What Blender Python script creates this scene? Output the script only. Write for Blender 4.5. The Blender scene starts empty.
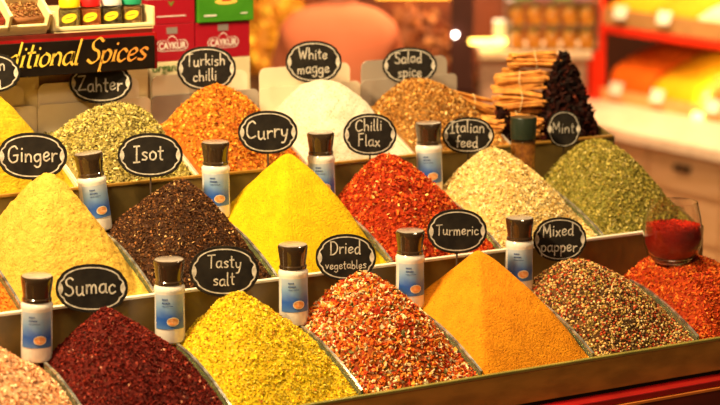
import bpy, bmesh, math, random
import numpy as np
from mathutils import Vector, Matrix, Euler, noise
random.seed(7); rng = np.random.default_rng(7)
S = bpy.context.scene; COL = S.collection
R = math.radians

# ------------------------------------------------------------------ camera
cam = bpy.data.cameras.new('camera'); co = bpy.data.objects.new('camera', cam); COL.objects.link(co)
co.location = (-1.1853, -2.92, 0.8201)
_y, _p = 0.5394, 0.1843
fwd = Vector((math.sin(_y)*math.cos(_p), math.cos(_y)*math.cos(_p), -math.sin(_p)))
co.rotation_euler = fwd.to_track_quat('-Z', 'Y').to_euler()
cam.sensor_width = 36; cam.lens = 2141.8/720*36
cam.dof.use_dof = True; cam.dof.focus_distance = 3.45; cam.dof.aperture_fstop = 4.0
cam.clip_end = 60
S.camera = co
# ------------------------------------------------------------------ world + exposure
W = bpy.data.worlds.new('hall'); S.world = W; W.use_nodes = True
W.node_tree.nodes['Background'].inputs[0].default_value = (1.0, 0.56, 0.26, 1)
W.node_tree.nodes['Background'].inputs[1].default_value = 0.10
S.view_settings.view_transform = 'Standard'; S.view_settings.look = 'None'
S.view_settings.gamma = 1; S.view_settings.use_curve_mapping = False
S.view_settings.exposure = 0.58
def area(name, loc, target, power, sx, sy, color):
    l = bpy.data.lights.new(name, 'AREA'); l.shape = 'RECTANGLE'; l.size = sx; l.size_y = sy
    l.energy = power; l.color = color
    o = bpy.data.objects.new(name, l); COL.objects.link(o); o.location = loc
    o.rotation_euler = (Vector(target)-Vector(loc)).to_track_quat('-Z', 'Y').to_euler()
    return o
area('stand_lamp', (-0.55, -0.05, 1.55), (0.45, 0.15, 0), 62, 0.4, 0.12, (1.0, 0.73, 0.37))
area('stand_lamp', (1.25, 0.15, 1.60), (0.9, 0.1, 0), 17, 0.4, 0.12, (1.0, 0.74, 0.40))
area('aisle_fill', (-1.3, -2.0, 1.9), (0.5, 0.1, 0.1), 18, 0.4, 0.3, (1.0, 0.76, 0.44))  # unseen fill light added from the camera side
area('counter_lamp', (3.3, 3.2, 1.5), (3.9, 3.4, -0.4), 58, 1.6, 0.4, (1.0, 0.68, 0.34))
area('case_lamp', (4.10, 3.3, -0.09), (4.60, 3.3, -0.25), 3, 0.06, 1.1, (1.0, 0.66, 0.28))
area('case_lamp', (4.28, 3.3, 0.45), (4.30, 3.3, 0.0), 3, 0.06, 1.1, (1.0, 0.66, 0.28))
area('stall_lamp', (2.3, 2.4, 1.7), (2.9, 3.6, -0.1), 34, 1.4, 0.4, (1.0, 0.66, 0.34))

# ------------------------------------------------------------------ constants of the stand
w, d, h = 0.2196, 0.269, 0.1289
YF, ZF = -0.2149, -0.0664
def ry(r): return YF + r*d
def rz(r): return ZF + r*h
FLOOR = -0.93

# ------------------------------------------------------------------ materials
def new_mat(name):
    m = bpy.data.materials.new(name); m.use_nodes = True
    return m, m.node_tree.nodes, m.node_tree.links, m.node_tree.nodes['Principled BSDF']
def mat(name, c, rough=0.5, metal=0.0, c2=None, scale=20, bump=0.0, bscale=None, trans=0.0, emit=0, coat=0, stretch=None, spec=0.35):
    m, N, L, b = new_mat(name)
    b.inputs['Roughness'].default_value = rough; b.inputs['Metallic'].default_value = metal; b.inputs['Specular IOR Level'].default_value = 0.5 if trans else spec
    b.inputs['Transmission Weight'].default_value = trans; b.inputs['Coat Weight'].default_value = coat
    c4 = (*c, 1)
    b.inputs['Base Color'].default_value = c4
    if emit:
        b.inputs['Emission Color'].default_value = c4; b.inputs['Emission Strength'].default_value = emit
    tc = N.new('ShaderNodeTexCoord'); src = tc.outputs['Object']
    if stretch:
        mp = N.new('ShaderNodeMapping'); mp.inputs['Scale'].default_value = stretch
        L.new(src, mp.inputs[0]); src = mp.outputs[0]
    n = N.new('ShaderNodeTexNoise'); n.inputs['Scale'].default_value = scale; n.inputs['Detail'].default_value = 6
    L.new(src, n.inputs['Vector'])
    if c2 is None: c2 = tuple(x*0.86 for x in c)
    r = N.new('ShaderNodeValToRGB'); r.color_ramp.elements[0].position = 0.38; r.color_ramp.elements[1].position = 0.62
    r.color_ramp.elements[0].color = (*c2, 1); r.color_ramp.elements[1].color = c4
    L.new(n.outputs['Fac'], r.inputs[0]); L.new(r.outputs[0], b.inputs['Base Color'])
    if bump:
        n2 = N.new('ShaderNodeTexNoise'); n2.inputs['Scale'].default_value = bscale or scale*4; n2.inputs['Detail'].default_value = 8
        L.new(src, n2.inputs['Vector'])
        bp = N.new('ShaderNodeBump'); bp.inputs['Strength'].default_value = bump; bp.inputs['Distance'].default_value = 0.004
        L.new(n2.outputs['Fac'], bp.inputs['Height']); L.new(bp.outputs[0], b.inputs['Normal'])
    return m
def grain_mat(name, rough=0.55, spec=0.5):
    m, N, L, b = new_mat(name)
    a = N.new('ShaderNodeAttribute'); a.attribute_name = 'tint'
    L.new(a.outputs['Color'], b.inputs['Base Color']); b.inputs['Roughness'].default_value = rough
    b.inputs['Specular IOR Level'].default_value = spec
    return m
def powder_mat(name, c, c2, rough=0.85, bump=0.6, bscale=260, speck=None, speck_amt=0.0):
    m, N, L, b = new_mat(name); b.inputs['Roughness'].default_value = rough
    b.inputs['Specular IOR Level'].default_value = 0.15
    tc = N.new('ShaderNodeTexCoord')
    n = N.new('ShaderNodeTexNoise'); n.inputs['Scale'].default_value = 42; n.inputs['Detail'].default_value = 10; n.inputs['Roughness'].default_value = 0.72
    L.new(tc.outputs['Object'], n.inputs['Vector'])
    r = N.new('ShaderNodeValToRGB'); r.color_ramp.elements[0].position = 0.36; r.color_ramp.elements[1].position = 0.62
    r.color_ramp.elements[0].color = (*c2, 1); r.color_ramp.elements[1].color = (*c, 1)
    L.new(n.outputs['Fac'], r.inputs[0]); out = r.outputs[0]
    if speck:
        v = N.new('ShaderNodeTexNoise'); v.inputs['Scale'].default_value = 330; v.inputs['Detail'].default_value = 1
        L.new(tc.outputs['Object'], v.inputs['Vector'])
        r2 = N.new('ShaderNodeValToRGB'); r2.color_ramp.elements[0].position = 0.60-speck_amt; r2.color_ramp.elements[1].position = 0.66-speck_amt
        L.new(v.outputs['Fac'], r2.inputs[0])
        mx = N.new('ShaderNodeMixRGB'); L.new(r2.outputs[0], mx.inputs[0]); L.new(out, mx.inputs[1]); mx.inputs[2].default_value = (*speck, 1)
        out = mx.outputs[0]
    L.new(out, b.inputs['Base Color'])
    n2 = N.new('ShaderNodeTexNoise'); n2.inputs['Scale'].default_value = bscale; n2.inputs['Detail'].default_value = 8; n2.inputs['Roughness'].default_value = 0.65
    L.new(tc.outputs['Object'], n2.inputs['Vector'])
    bp = N.new('ShaderNodeBump'); bp.inputs['Strength'].default_value = min(1, bump*1.3); bp.inputs['Distance'].default_value = 0.007
    L.new(n2.outputs['Fac'], bp.inputs['Height']); L.new(bp.outputs[0], b.inputs['Normal'])
    return m

M = {}
M['glass'] = mat('clear_glass', (0.95, 0.97, 0.93), 0.03, trans=1.0, c2=(0.93, 0.96, 0.91))
M['tumbler_glass'] = mat('tumbler_glass', (0.99, 0.97, 0.93), 0.04, trans=1.0, c2=(0.97, 0.95, 0.91), coat=.6)
M['tumbler_glass'].node_tree.nodes['Principled BSDF'].inputs['IOR'].default_value = 1.22
M['tint_glass'] = mat('green_edged_glass', (0.62, 0.72, 0.42), 0.06, trans=0.85, c2=(0.5, 0.6, 0.33))
M['olive'] = mat('olive_resin_board', (0.44, 0.22, 0.035), 0.3, c2=(0.28, 0.14, 0.022), scale=14, coat=0.6, stretch=(1, 1, 3))
M['olive_edge'] = mat('green_glass_edge', (0.28, 0.24, 0.05), 0.2, c2=(0.20, 0.18, 0.04), coat=0.5)
M['riser'] = mat('dark_riser', (0.20, 0.125, 0.035), 0.3, c2=(0.09, 0.06, 0.018), scale=9, coat=0.5)
M['rim'] = mat('brushed_rim', (0.92, 0.86, 0.72), 0.35, 0.15)
M['edge'] = mat('divider_edge', (0.75, 0.74, 0.66), 0.2, 0.8, c2=(0.25, 0.24, 0.2), scale=60)
M['red_gloss'] = mat('red_lacquer', (0.42, 0.008, 0.010), 0.2, c2=(0.24, 0.005, 0.006), scale=8, coat=0.7)
M['orange_trim'] = mat('orange_trim', (0.95, 0.28, 0.05), 0.25, 0.2, coat=0.4)
M['dark_red'] = mat('dark_red_panel', (0.16, 0.015, 0.01), 0.3, c2=(0.09, 0.012, 0.006), scale=12, coat=0.4)
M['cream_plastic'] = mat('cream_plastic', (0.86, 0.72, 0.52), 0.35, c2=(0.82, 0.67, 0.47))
M['grey_shaded_plastic'] = mat('grey_and_shaded_cream_plastic', (0.42, 0.35, 0.28), 0.35, c2=(0.38, 0.31, 0.25))  # own grey of the seed-mix bin; painted shade on the chilli-flake bin
M['cream_wood'] = mat('cream_painted_wood', (0.80, 0.66, 0.36), 0.5, c2=(0.74, 0.58, 0.30), scale=8, bump=0.1, stretch=(1, 8, 8))
M['tan_card'] = mat('tan_cardboard', (0.34, 0.22, 0.08), 0.8, c2=(0.26, 0.16, 0.055), scale=6)
M['black_board'] = mat('black_board', (0.008, 0.005, 0.004), 0.5, c2=(0.012, 0.008, 0.005), spec=.08)
M['chalk'] = mat('chalk_black', (0.010, 0.008, 0.007), 0.7, c2=(0.020, 0.016, 0.012), scale=35, spec=0.08)
M['white_paint'] = mat('chalk_white_paint', (0.60, 0.54, 0.46), 0.8, c2=(0.36, 0.32, 0.27), scale=140, spec=.1)
M['black_cap'] = mat('smoky_black_plastic', (0.050, 0.026, 0.012), 0.14, c2=(0.03, 0.018, 0.008), coat=1.0, spec=.6)
M['cap_top'] = mat('cap_top_disc', (0.42, 0.37, 0.33), 0.22, c2=(0.22, 0.18, 0.15), coat=0.5)
M['cap_green'] = mat('dark_green_cap', (0.02, 0.03, 0.018), 0.3, c2=(0.015, 0.022, 0.012))
M['frost'] = mat('frosted_plastic', (0.97, 0.92, 0.85), 0.18, trans=0.2, c2=(0.93, 0.87, 0.79), coat=.5)
M['pink_salt'] = mat('pink_salt', (0.85, 0.66, 0.55), 0.6, c2=(0.9, 0.84, 0.76), scale=300, bump=0.4)
M['wood_stick'] = mat('wood_stick', (0.06, 0.035, 0.02), 0.7)
M['cinnamon'] = mat('cinnamon_bark', (0.78, 0.34, 0.06), 0.6, c2=(0.50, 0.18, 0.03), scale=60, bump=0.4)
M['string'] = mat('string', (0.75, 0.6, 0.3), 0.8)
M['gold'] = None
def label_blue():
    m, N, L, b = new_mat('blue_label_print'); b.inputs['Roughness'].default_value = 0.3
    tc = N.new('ShaderNodeTexCoord'); sp = N.new('ShaderNodeSeparateXYZ'); L.new(tc.outputs['Object'], sp.inputs[0])
    nz = N.new('ShaderNodeTexNoise'); nz.inputs['Scale'].default_value = 60; L.new(tc.outputs['Object'], nz.inputs['Vector'])
    ad = N.new('ShaderNodeMath'); ad.operation = 'MULTIPLY_ADD'; L.new(nz.outputs['Fac'], ad.inputs[0]); ad.inputs[1].default_value = 0.02
    L.new(sp.outputs['Z'], ad.inputs[2])
    mr = N.new('ShaderNodeMapRange'); mr.inputs[1].default_value = 0.027; mr.inputs[2].default_value = 0.095
    L.new(ad.outputs[0], mr.inputs[0])
    r = N.new('ShaderNodeValToRGB'); e = r.color_ramp.elements
    e[0].position = 0; e[0].color = (0.10, 0.22, 0.45, 1); e[1].position = 1; e[1].color = (0.55, 0.58, 0.58, 1)
    x = e.new(0.33); x.color = (0.02, 0.09, 0.42, 1); x = e.new(0.62); x.color = (0.20, 0.33, 0.54, 1)
    L.new(mr.outputs[0], r.inputs[0]); L.new(r.outputs[0], b.inputs['Base Color'])
    return m
M['label'] = label_blue()
M['orange_print'] = mat('orange_emblem', (0.72, 0.24, 0.07), 0.4, c2=(0.80, 0.45, 0.2), scale=160)
M['cream_print'] = mat('cream_print', (0.85, 0.75, 0.5), 0.4)
M['navy_print'] = mat('navy_print', (0.04, 0.08, 0.25), 0.4)
def gold_mat():   # printed gold that runs to orange on the right of the lettering
    m, N, L, b = new_mat('gold_to_orange_print'); b.inputs['Roughness'].default_value = 0.4
    tc = N.new('ShaderNodeTexCoord'); sp = N.new('ShaderNodeSeparateXYZ'); L.new(tc.outputs['Object'], sp.inputs[0])
    mr = N.new('ShaderNodeMapRange'); mr.inputs[1].default_value = 0.02; mr.inputs[2].default_value = 0.20
    L.new(sp.outputs['X'], mr.inputs[0])
    r = N.new('ShaderNodeValToRGB'); r.color_ramp.elements[0].color = (0.85, 0.62, 0.08, 1); r.color_ramp.elements[1].color = (0.80, 0.30, 0.05, 1)
    L.new(mr.outputs[0], r.inputs[0]); L.new(r.outputs[0], b.inputs['Base Color'])
    return m
M['gold'] = gold_mat()

# ------------------------------------------------------------------ mesh helpers
class MB:
    def __init__(s): s.v = []; s.f = []; s.m = []
    def add(s, vs, fs, mi=0):
        o = len(s.v); s.v += [tuple(x) for x in vs]; s.f += [tuple(i+o for i in f) for f in fs]; s.m += [mi]*len(fs); return s
    def box(s, c, size, mi=0, rot=None):
        x, y, z = [q/2 for q in size]
        vs = [Vector((a*x, b*y, e*z)) for e in (-1, 1) for a, b in ((-1, -1), (1, -1), (1, 1), (-1, 1))]
        if rot is not None: vs = [rot @ q for q in vs]
        vs = [q+Vector(c) for q in vs]
        return s.add(vs, [(3, 2, 1, 0), (4, 5, 6, 7), (0, 1, 5, 4), (1, 2, 6, 5), (2, 3, 7, 6), (3, 0, 4, 7)], mi)
    def lathe(s, prof, n=32, c=(0, 0, 0), mi=0, caps=True, wob=0):
        vs = []; fs = []
        for r, z in prof:
            for i in range(n):
                a = 2*math.pi*i/n; vs.append((c[0]+r*math.cos(a), c[1]+r*math.sin(a), c[2]+z))
        for j in range(len(prof)-1):
            for i in range(n):
                k = (i+1) % n; fs.append((j*n+i, j*n+k, (j+1)*n+k, (j+1)*n+i))
        if caps: fs.append(tuple(range(n-1, -1, -1))); fs.append(tuple((len(prof)-1)*n+i for i in range(n)))
        return s.add(vs, fs, mi)
    def tube(s, pts, r, n=8, mi=0):
        pts = [Vector(p) for p in pts]; vs = []; fs = []
        rr = r if isinstance(r, (list, tuple)) else [r]*len(pts)
        up = Vector((0, 0, 1))
        for i, p in enumerate(pts):
            t = (pts[min(i+1, len(pts)-1)]-pts[max(i-1, 0)]).normalized()
            a = t.cross(up) if abs(t.dot(up)) < 0.95 else t.cross(Vector((1, 0, 0)))
            a.normalize(); b = t.cross(a)
            for k in range(n):
                q = 2*math.pi*k/n; vs.append(p+a*math.cos(q)*rr[i]+b*math.sin(q)*rr[i])
        for j in range(len(pts)-1):
            for k in range(n):
                l = (k+1) % n; fs.append((j*n+k, j*n+l, (j+1)*n+l, (j+1)*n+k))
        fs.append(tuple(range(n-1, -1, -1))); fs.append(tuple((len(pts)-1)*n+k for k in range(n)))
        return s.add(vs, fs, mi)
    def prism(s, poly, axis, a, b, mi=0):
        """poly in the two other axes, extruded along axis from a to b"""
        def P(u, v, t):
            return {'x': (t, u, v), 'y': (u, t, v), 'z': (u, v, t)}[axis]
        n = len(poly); vs = [P(u, v, a) for u, v in poly]+[P(u, v, b) for u, v in poly]
        fs = [tuple(range(n)), tuple(range(2*n-1, n-1, -1))]+[(i, i+n, (i+1) % n+n, (i+1) % n) for i in range(n)]
        return s.add(vs, fs, mi)
    def build(s, name, mats, parent=None, smooth=False, loc=None, bevel=0):
        me = bpy.data.meshes.new(name); me.from_pydata(s.v, [], s.f); me.validate()
        for q in (mats if isinstance(mats, (list, tuple)) else [mats]): me.materials.append(q)
        me.polygons.foreach_set('material_index', s.m[:len(me.polygons)])
        bm = bmesh.new(); bm.from_mesh(me); bmesh.ops.recalc_face_normals(bm, faces=bm.faces)
        if bevel: bmesh.ops.bevel(bm, geom=[e for e in bm.edges if len(e.link_faces) == 2 and e.calc_face_angle(0) > 0.6], offset=bevel, segments=2, affect='EDGES', profile=0.5)
        bm.to_mesh(me); bm.free()
        if smooth:
            me.shade_smooth()
            me.set_sharp_from_angle(angle=R(38))
        o = bpy.data.objects.new(name, me); COL.objects.link(o)
        if parent: o.parent = parent
        if loc: o.location = loc
        return o
def tag(o, label=None, cat=None, group=None, kind=None):
    if label: o['label'] = label
    if cat: o['category'] = cat
    if group: o['group'] = group
    if kind: o['kind'] = kind
    return o
def thing(name, label, cat, loc=(0, 0, 0), rz_=0, group=None, rx=0):
    o = bpy.data.objects.new(name, None); COL.objects.link(o); o.location = loc; o.rotation_euler = (rx, 0, rz_)
    o.empty_display_size = 0.02
    return tag(o, label, cat, group)
def copy_tree(o, parent=None):
    c = o.copy(); COL.objects.link(c)
    if parent: c.parent = parent
    for ch in o.children: copy_tree(ch, c)
    return c

# ------------------------------------------------------------------ stroke lettering
G = {
 'a': (.50, [[(.40,.42),(.28,.5),(.08,.4),(.05,.12),(.2,0),(.38,.16),(.40,.42)], [(.40,.5),(.40,.1),(.48,0)]]),
 'b': (.48, [[(.06,1),(.06,.02)], [(.06,.32),(.22,.5),(.4,.36),(.36,.08),(.2,0),(.06,.08)]]),
 'c': (.44, [[(.38,.40),(.24,.5),(.06,.36),(.07,.1),(.22,0),(.40,.1)]]),
 'd': (.52, [[(.40,.42),(.26,.5),(.06,.36),(.07,.1),(.2,0),(.38,.14)], [(.40,1),(.40,.06),(.46,0)]]),
 'e': (.46, [[(.06,.22),(.26,.26),(.38,.38),(.26,.5),(.08,.38),(.07,.1),(.22,0),(.42,.12)]]),
 'f': (.36, [[(.40,.92),(.28,1),(.18,.82),(.16,.3),(.14,-.02)], [(.02,.5),(.34,.5)]]),
 'g': (.50, [[(.40,.40),(.26,.5),(.06,.38),(.07,.12),(.2,.02),(.38,.16)], [(.40,.5),(.42,.1),(.38,-.25),(.2,-.36),(.04,-.24)]]),
 'h': (.50, [[(.06,1),(.06,0)], [(.06,.28),(.22,.5),(.38,.38),(.40,0)]]),
 'i': (.20, [[(.09,.5),(.08,0)], [(.1,.7),(.11,.75)]]),
 'k': (.46, [[(.06,1),(.06,0)], [(.38,.5),(.08,.22)], [(.16,.29),(.40,0)]]),
 'l': (.22, [[(.08,1),(.07,.1),(.16,0)]]),
 'm': (.70, [[(.06,.5),(.06,0)], [(.06,.3),(.2,.5),(.32,.38),(.33,0)], [(.33,.3),(.46,.5),(.58,.38),(.60,0)]]),
 'n': (.50, [[(.06,.5),(.06,0)], [(.06,.28),(.22,.5),(.38,.38),(.40,0)]]),
 'o': (.48, [[(.22,.5),(.06,.36),(.07,.1),(.22,0),(.40,.12),(.40,.38),(.22,.5)]]),
 'p': (.48, [[(.06,.5),(.06,-.38)], [(.06,.32),(.22,.5),(.40,.36),(.36,.08),(.2,0),(.06,.08)]]),
 'r': (.38, [[(.06,.5),(.07,0)], [(.07,.28),(.2,.46),(.36,.46)]]),
 's': (.42, [[(.36,.44),(.22,.5),(.08,.4),(.2,.27),(.34,.16),(.26,.02),(.06,.04)]]),
 't': (.36, [[(.16,.86),(.15,.1),(.28,0)], [(.02,.56),(.32,.58)]]),
 'u': (.52, [[(.06,.5),(.07,.12),(.2,0),(.38,.14)], [(.40,.5),(.40,.08),(.48,0)]]),
 'v': (.46, [[(.04,.5),(.2,.02)], [(.2,.02),(.38,.5)]]),
 'x': (.46, [[(.06,.48),(.40,0)], [(.38,.5),(.04,0)]]),
 'y': (.50, [[(.06,.5),(.10,.16),(.24,.1),(.38,.22)], [(.42,.5),(.36,.1),(.24,-.28),(.06,-.34)]]),
 'z': (.44, [[(.06,.48),(.38,.48)], [(.38,.48),(.06,0)], [(.06,0),(.40,.02)]]),
 'G': (.72, [[(.60,.82),(.42,1),(.12,.80),(.06,.30),(.26,0),(.56,.10),(.60,.42)], [(.36,.42),(.64,.44)]]),
 'I': (.44, [[(.06,.98),(.40,1)], [(.23,.98),(.21,.02)], [(.02,.0),(.40,.02)]]),
 'C': (.66, [[(.58,.86),(.40,1),(.12,.78),(.06,.28),(.26,0),(.60,.12)]]),
 'F': (.56, [[(.10,.98),(.09,0)], [(.06,.98),(.52,1)], [(.10,.52),(.42,.54)]]),
 'M': (.76, [[(.06,0),(.10,.96)], [(.10,.96),(.36,.30)], [(.36,.30),(.60,.98)], [(.60,.98),(.66,0)]]),
 'S': (.58, [[(.50,.88),(.32,1),(.10,.84),(.16,.60),(.42,.44),(.48,.16),(.26,0),(.04,.12)]]),
 'T': (.58, [[(.02,.96),(.58,1)], [(.30,.98),(.27,0)]]),
 'D': (.66, [[(.08,.98),(.08,0)], [(.04,.98),(.36,.96),(.58,.66),(.54,.26),(.30,.02),(.04,0)]]),
 'Z': (.62, [[(.06,.96),(.54,1)], [(.54,1),(.06,0)], [(.06,0),(.58,.04)]]),
 'W': (.86, [[(.04,1),(.22,0)], [(.22,0),(.42,.70)], [(.42,.70),(.58,0)], [(.58,0),(.80,1)]]),
}
def catmull(p, n=7):
    if len(p) == 2: return [p[0], ((p[0][0]+p[1][0])/2, (p[0][1]+p[1][1])/2), p[1]]
    q = [p[0]]+list(p)+[p[-1]]; out = []
    for i in range(1, len(q)-2):
        for k in range(n):
            t = k/n
            out.append(tuple(0.5*((2*q[i][a])+(-q[i-1][a]+q[i+1][a])*t+(2*q[i-1][a]-5*q[i][a]+4*q[i+1][a]-q[i+2][a])*t*t+(-q[i-1][a]+3*q[i][a]-3*q[i+1][a]+q[i+2][a])*t**3) for a in (0, 1)))
    out.append(p[-1]); return out
def text_width(t, sp=0.06): return sum((G[c][0] if c in G else 0.32)+sp for c in t)-sp
def lettering(mb, text, x0, z0, size, y, thick=0.09, slant=0.0, nib=None, jitter=0.0, rnd=None, tilt=0.0, sp=0.06, depth=0.0004, serif=False):
    """writes text into mb in the XZ plane, facing -Y; x0 left, z0 baseline"""
    cx = x0
    for ch in text:
        if ch not in G: cx += 0.32*size; continue
        adv, strokes = G[ch]
        jy = (rnd.uniform(-1, 1)*jitter if rnd else 0); js = 1+(rnd.uniform(-1, 1)*jitter if rnd else 0)
        for st in strokes:
            pts = catmull(st)
            if serif and len(st) == 2 and st[0][1]-st[1][1] > 0.4 and abs(st[0][0]-st[1][0]) < 0.05:
                pts = [(st[0][0]-.07, st[0][1]-.05)]+list(pts)+[(st[1][0]+.08, st[1][1]+.03)]
            P = []
            for a, b in pts:
                b = b*js+jy
                X = (a+slant*b)*size; Z = b*size
                P.append((cx+X, z0+Z+(cx+X-x0)*tilt))
            L_, R_ = [], []
            for i, q in enumerate(P):
                a0 = P[max(i-1, 0)]; a1 = P[min(i+1, len(P)-1)]
                tx, tz = a1[0]-a0[0], a1[1]-a0[1]; ln = math.hypot(tx, tz) or 1; tx /= ln; tz /= ln
                hw = thick*size/2
                if nib is not None:
                    hw *= 0.32+1.1*abs(tx*math.sin(nib)-tz*math.cos(nib))
                if i == 0: q = (q[0]-tx*hw*.6, q[1]-tz*hw*.6)
                if i == len(P)-1: q = (q[0]+tx*hw*.6, q[1]+tz*hw*.6)
                L_.append((q[0]-tz*hw, q[1]+tx*hw)); R_.append((q[0]+tz*hw, q[1]-tx*hw))
            n = len(P)
            vs = [(a, y, b) for a, b in L_]+[(a, y, b) for a, b in R_]+[(a, y-depth, b) for a, b in L_]+[(a, y-depth, b) for a, b in R_]
            fs = []
            for i in range(n-1):
                fs += [(2*n+i, 2*n+i+1, 3*n+i+1, 3*n+i), (i, 2*n+i, 2*n+i+1, i+1), (n+i, n+i+1, 3*n+i+1, 3*n+i), (i, i+1, n+i+1, n+i)]
            fs += [(0, n, 3*n, 2*n), (n-1, 3*n-1, 4*n-1, 2*n-1)]
            mb.add(vs, fs)
        cx += (adv+sp)*size
    return cx
def font_mesh(name, text, size, m, parent, loc, bold=0.0, shear=0.0, align='CENTER', extrude=0.0004, sx=1.0, rot=(math.pi/2, 0, 0)):
    c = bpy.data.curves.new(name, 'FONT'); c.body = text; c.size = size; c.align_x = align; c.extrude = extrude; c.offset = bold; c.shear = shear
    t = bpy.data.objects.new(name, c); COL.objects.link(t)
    dg = bpy.context.evaluated_depsgraph_get(); me = bpy.data.meshes.new_from_object(t.evaluated_get(dg))
    bpy.data.objects.remove(t); me.materials.clear(); me.materials.append(m)
    o = bpy.data.objects.new(name, me); COL.objects.link(o); o.parent = parent; o.location = loc; o.rotation_euler = rot; o.scale = (sx, 1, 1)
    return o

# ================================================================== SETTING
def struct(name, mb, m): return tag(mb.build(name, m), kind='structure')
M['floor'] = mat('market_floor', (0.22, 0.13, 0.07), 0.4, c2=(0.17, 0.10, 0.055), scale=3, bump=0.1)
M['wall'] = mat('warm_brown_wall', (0.16, 0.045, 0.018), 0.8, c2=(0.09, 0.025, 0.012), scale=2)
struct('floor', MB().box((1.5, 2.0, FLOOR-0.05), (9, 12, 0.1)), M['floor'])
struct('wall_back', MB().box((1.5, 7.0, 0.5), (9, 0.1, 2.9)), M['wall'])
struct('wall_right', MB().box((5.2, 2.0, 0.5), (0.1, 10, 2.9)), M['wall'])

# ================================================================== DISPLAY STAND
XL, XR = -2*w, 6*w
stand = thing('display_stand', 'stepped three-tier spice stand with olive front board and red trim', 'display stand', (0, 0, 0))
MB().box(((XL+XR+w)/2, YF+0.62, (FLOOR-0.20)/2), (XR+w-XL, 1.20, -0.20-FLOOR)).build('base_cabinet', M['dark_red'], stand)
# front of the lowest tier: board, glass edge, red ledge and orange trim
x0, x1 = XL, XR+w
MB().box(((x0+x1)/2, YF-0.004, ZF-0.030), (x1-x0, 0.006, 0.052)).build('front_board', M['olive'], stand, bevel=0.001)
MB().box(((x0+x1)/2, YF-0.005, ZF-0.001), (x1-x0, 0.008, 0.006)).build('front_edge', M['olive_edge'], stand, bevel=0.0015)
MB().box(((x0+x1)/2, YF-0.002, ZF-0.0585), (x1-x0, 0.012, 0.005)).build('shadow_gap_strip', M['black_board'], stand)
MB().box(((x0+x1)/2, YF-0.010, ZF-0.0670), (x1-x0, 0.060, 0.012)).build('red_ledge', M['red_gloss'], stand, bevel=0.002)
MB().box(((x0+x1)/2, YF-0.040, ZF-0.0755), (x1-x0, 0.006, 0.005)).build('orange_trim', M['orange_trim'], stand, bevel=0.001)
MB().box(((x0+x1)/2, YF-0.020, (ZF-0.078+FLOOR)/2), (x1-x0, 0.036, ZF-0.078-FLOOR)).build('front_panel', M['dark_red'], stand)
for r in range(3):
    xa, xb = (x0, x1) if r == 0 else (x0, XR)
    zf = rz(r)-0.055
    MB().box(((xa+xb)/2, ry(r)+d/2, zf-0.006), (xb-xa, d-0.008, 0.010)).build('tier_floor', M['riser'], stand)
    if r:
        MB().box(((xa+xb)/2, ry(r)-0.003, rz(r)-0.063), (xb-xa, 0.006, 0.122)).build('riser', M['riser'], stand)
        rim = MB().box(((xa+xb)/2, ry(r)-0.003, rz(r)+0.001), (xb-xa, 0.009, 0.005)); rim.build('rim', M['rim'] if r == 1 else M['olive'], stand, bevel=0.001)
    # end panel on the right
    MB().prism([(ry(r)-0.004, rz(r)-0.11), (ry(r)+d-0.006, rz(r)-0.11), (ry(r)+d-0.006, rz(r)+0.05), (ry(r)+0.12, rz(r)+0.04), (ry(r)-0.004, rz(r))], 'x', xb, xb+0.006).build('end_panel', M['riser'], stand)
MB().box(((x0+XR)/2, ry(2)+d+0.20, rz(2)-0.03), (XR-x0, 0.38, 0.02)).build('rear_shelf', M['dark_red'], stand)
MB().box(((x0+XR)/2, ry(2)+d+0.20, (rz(2)-0.04+(-0.20))/2), (XR-x0, 0.36, rz(2)-0.04+0.20)).build('rear_cabinet', M['dark_red'], stand)
def zdiv(r, y):
    s_ = min(max((y-ry(r))/0.215, 0), 1)
    return rz(r)+0.064*math.sin(s_*math.pi/2)**0.95
def divider(k, r):
    X = k*w; ys = [ry(r)+0.003+i*(0.186/12) for i in range(13)]
    top = [(y, zdiv(r, y)+0.003) for y in ys]
    MB().prism([(ys[0], rz(r)-0.05)]+top+[(ys[-1], rz(r)-0.05)], 'x', X-0.0015, X+0.0015).build('glass_divider', M['tint_glass'], stand)
    vs = []; fs = []
    for i, (y, z) in enumerate(top): vs += [(X-.0022, y, z-.0005), (X+.0022, y, z-.0005), (X+.0022, y, z+.0022), (X-.0022, y, z+.0022)]
    for i in range(len(top)-1):
        for a in range(4): b = (a+1) % 4; fs.append((4*i+a, 4*i+b, 4*i+4+b, 4*i+4+a))
    fs += [(3, 2, 1, 0), tuple(4*(len(top)-1)+a for a in range(4))]
    MB().add(vs, fs).build('divider_edge', M['edge'], stand)
for k in range(0, 7): divider(k, 0)
for k in range(0, 6): divider(k, 1)

# ================================================================== SPICE HEAPS
def tmpl_flake():
    v = np.array([(-1,-.9,-.3),(1,-1,-.2),(.9,1,-.35),(-1.1,.8,-.25),(-.8,-.8,.3),(1.05,-.7,.35),(.7,.9,.25),(-.9,.9,.3)])*0.5
    f = [(3,2,1,0),(4,5,6,7),(0,1,5,4),(1,2,6,5),(2,3,7,6),(3,0,4,7)]; return v, f
def tmpl_ball():
    bm = bmesh.new(); bmesh.ops.create_icosphere(bm, subdivisions=1, radius=0.5)
    v = np.array([tuple(q.co) for q in bm.verts]); f = [tuple(q.index for q in F.verts) for F in bm.faces]; bm.free(); return v, f
def tmpl_needle():
    v = np.array([(-.5,0,0),(-.2,.5,.2),(-.2,-.5,.2),(-.2,0,-.5),(.25,.4,.3),(.25,-.4,.3),(.25,0,-.45),(.5,.1,0)])
    f = [(0,1,2),(0,2,3),(0,3,1),(1,4,5,2),(2,5,6,3),(3,6,4,1),(4,7,5),(5,7,6),(6,7,4)]; return v, f
TM = {'flake': tmpl_flake(), 'ball': tmpl_ball(), 'needle': tmpl_needle()}
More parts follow.
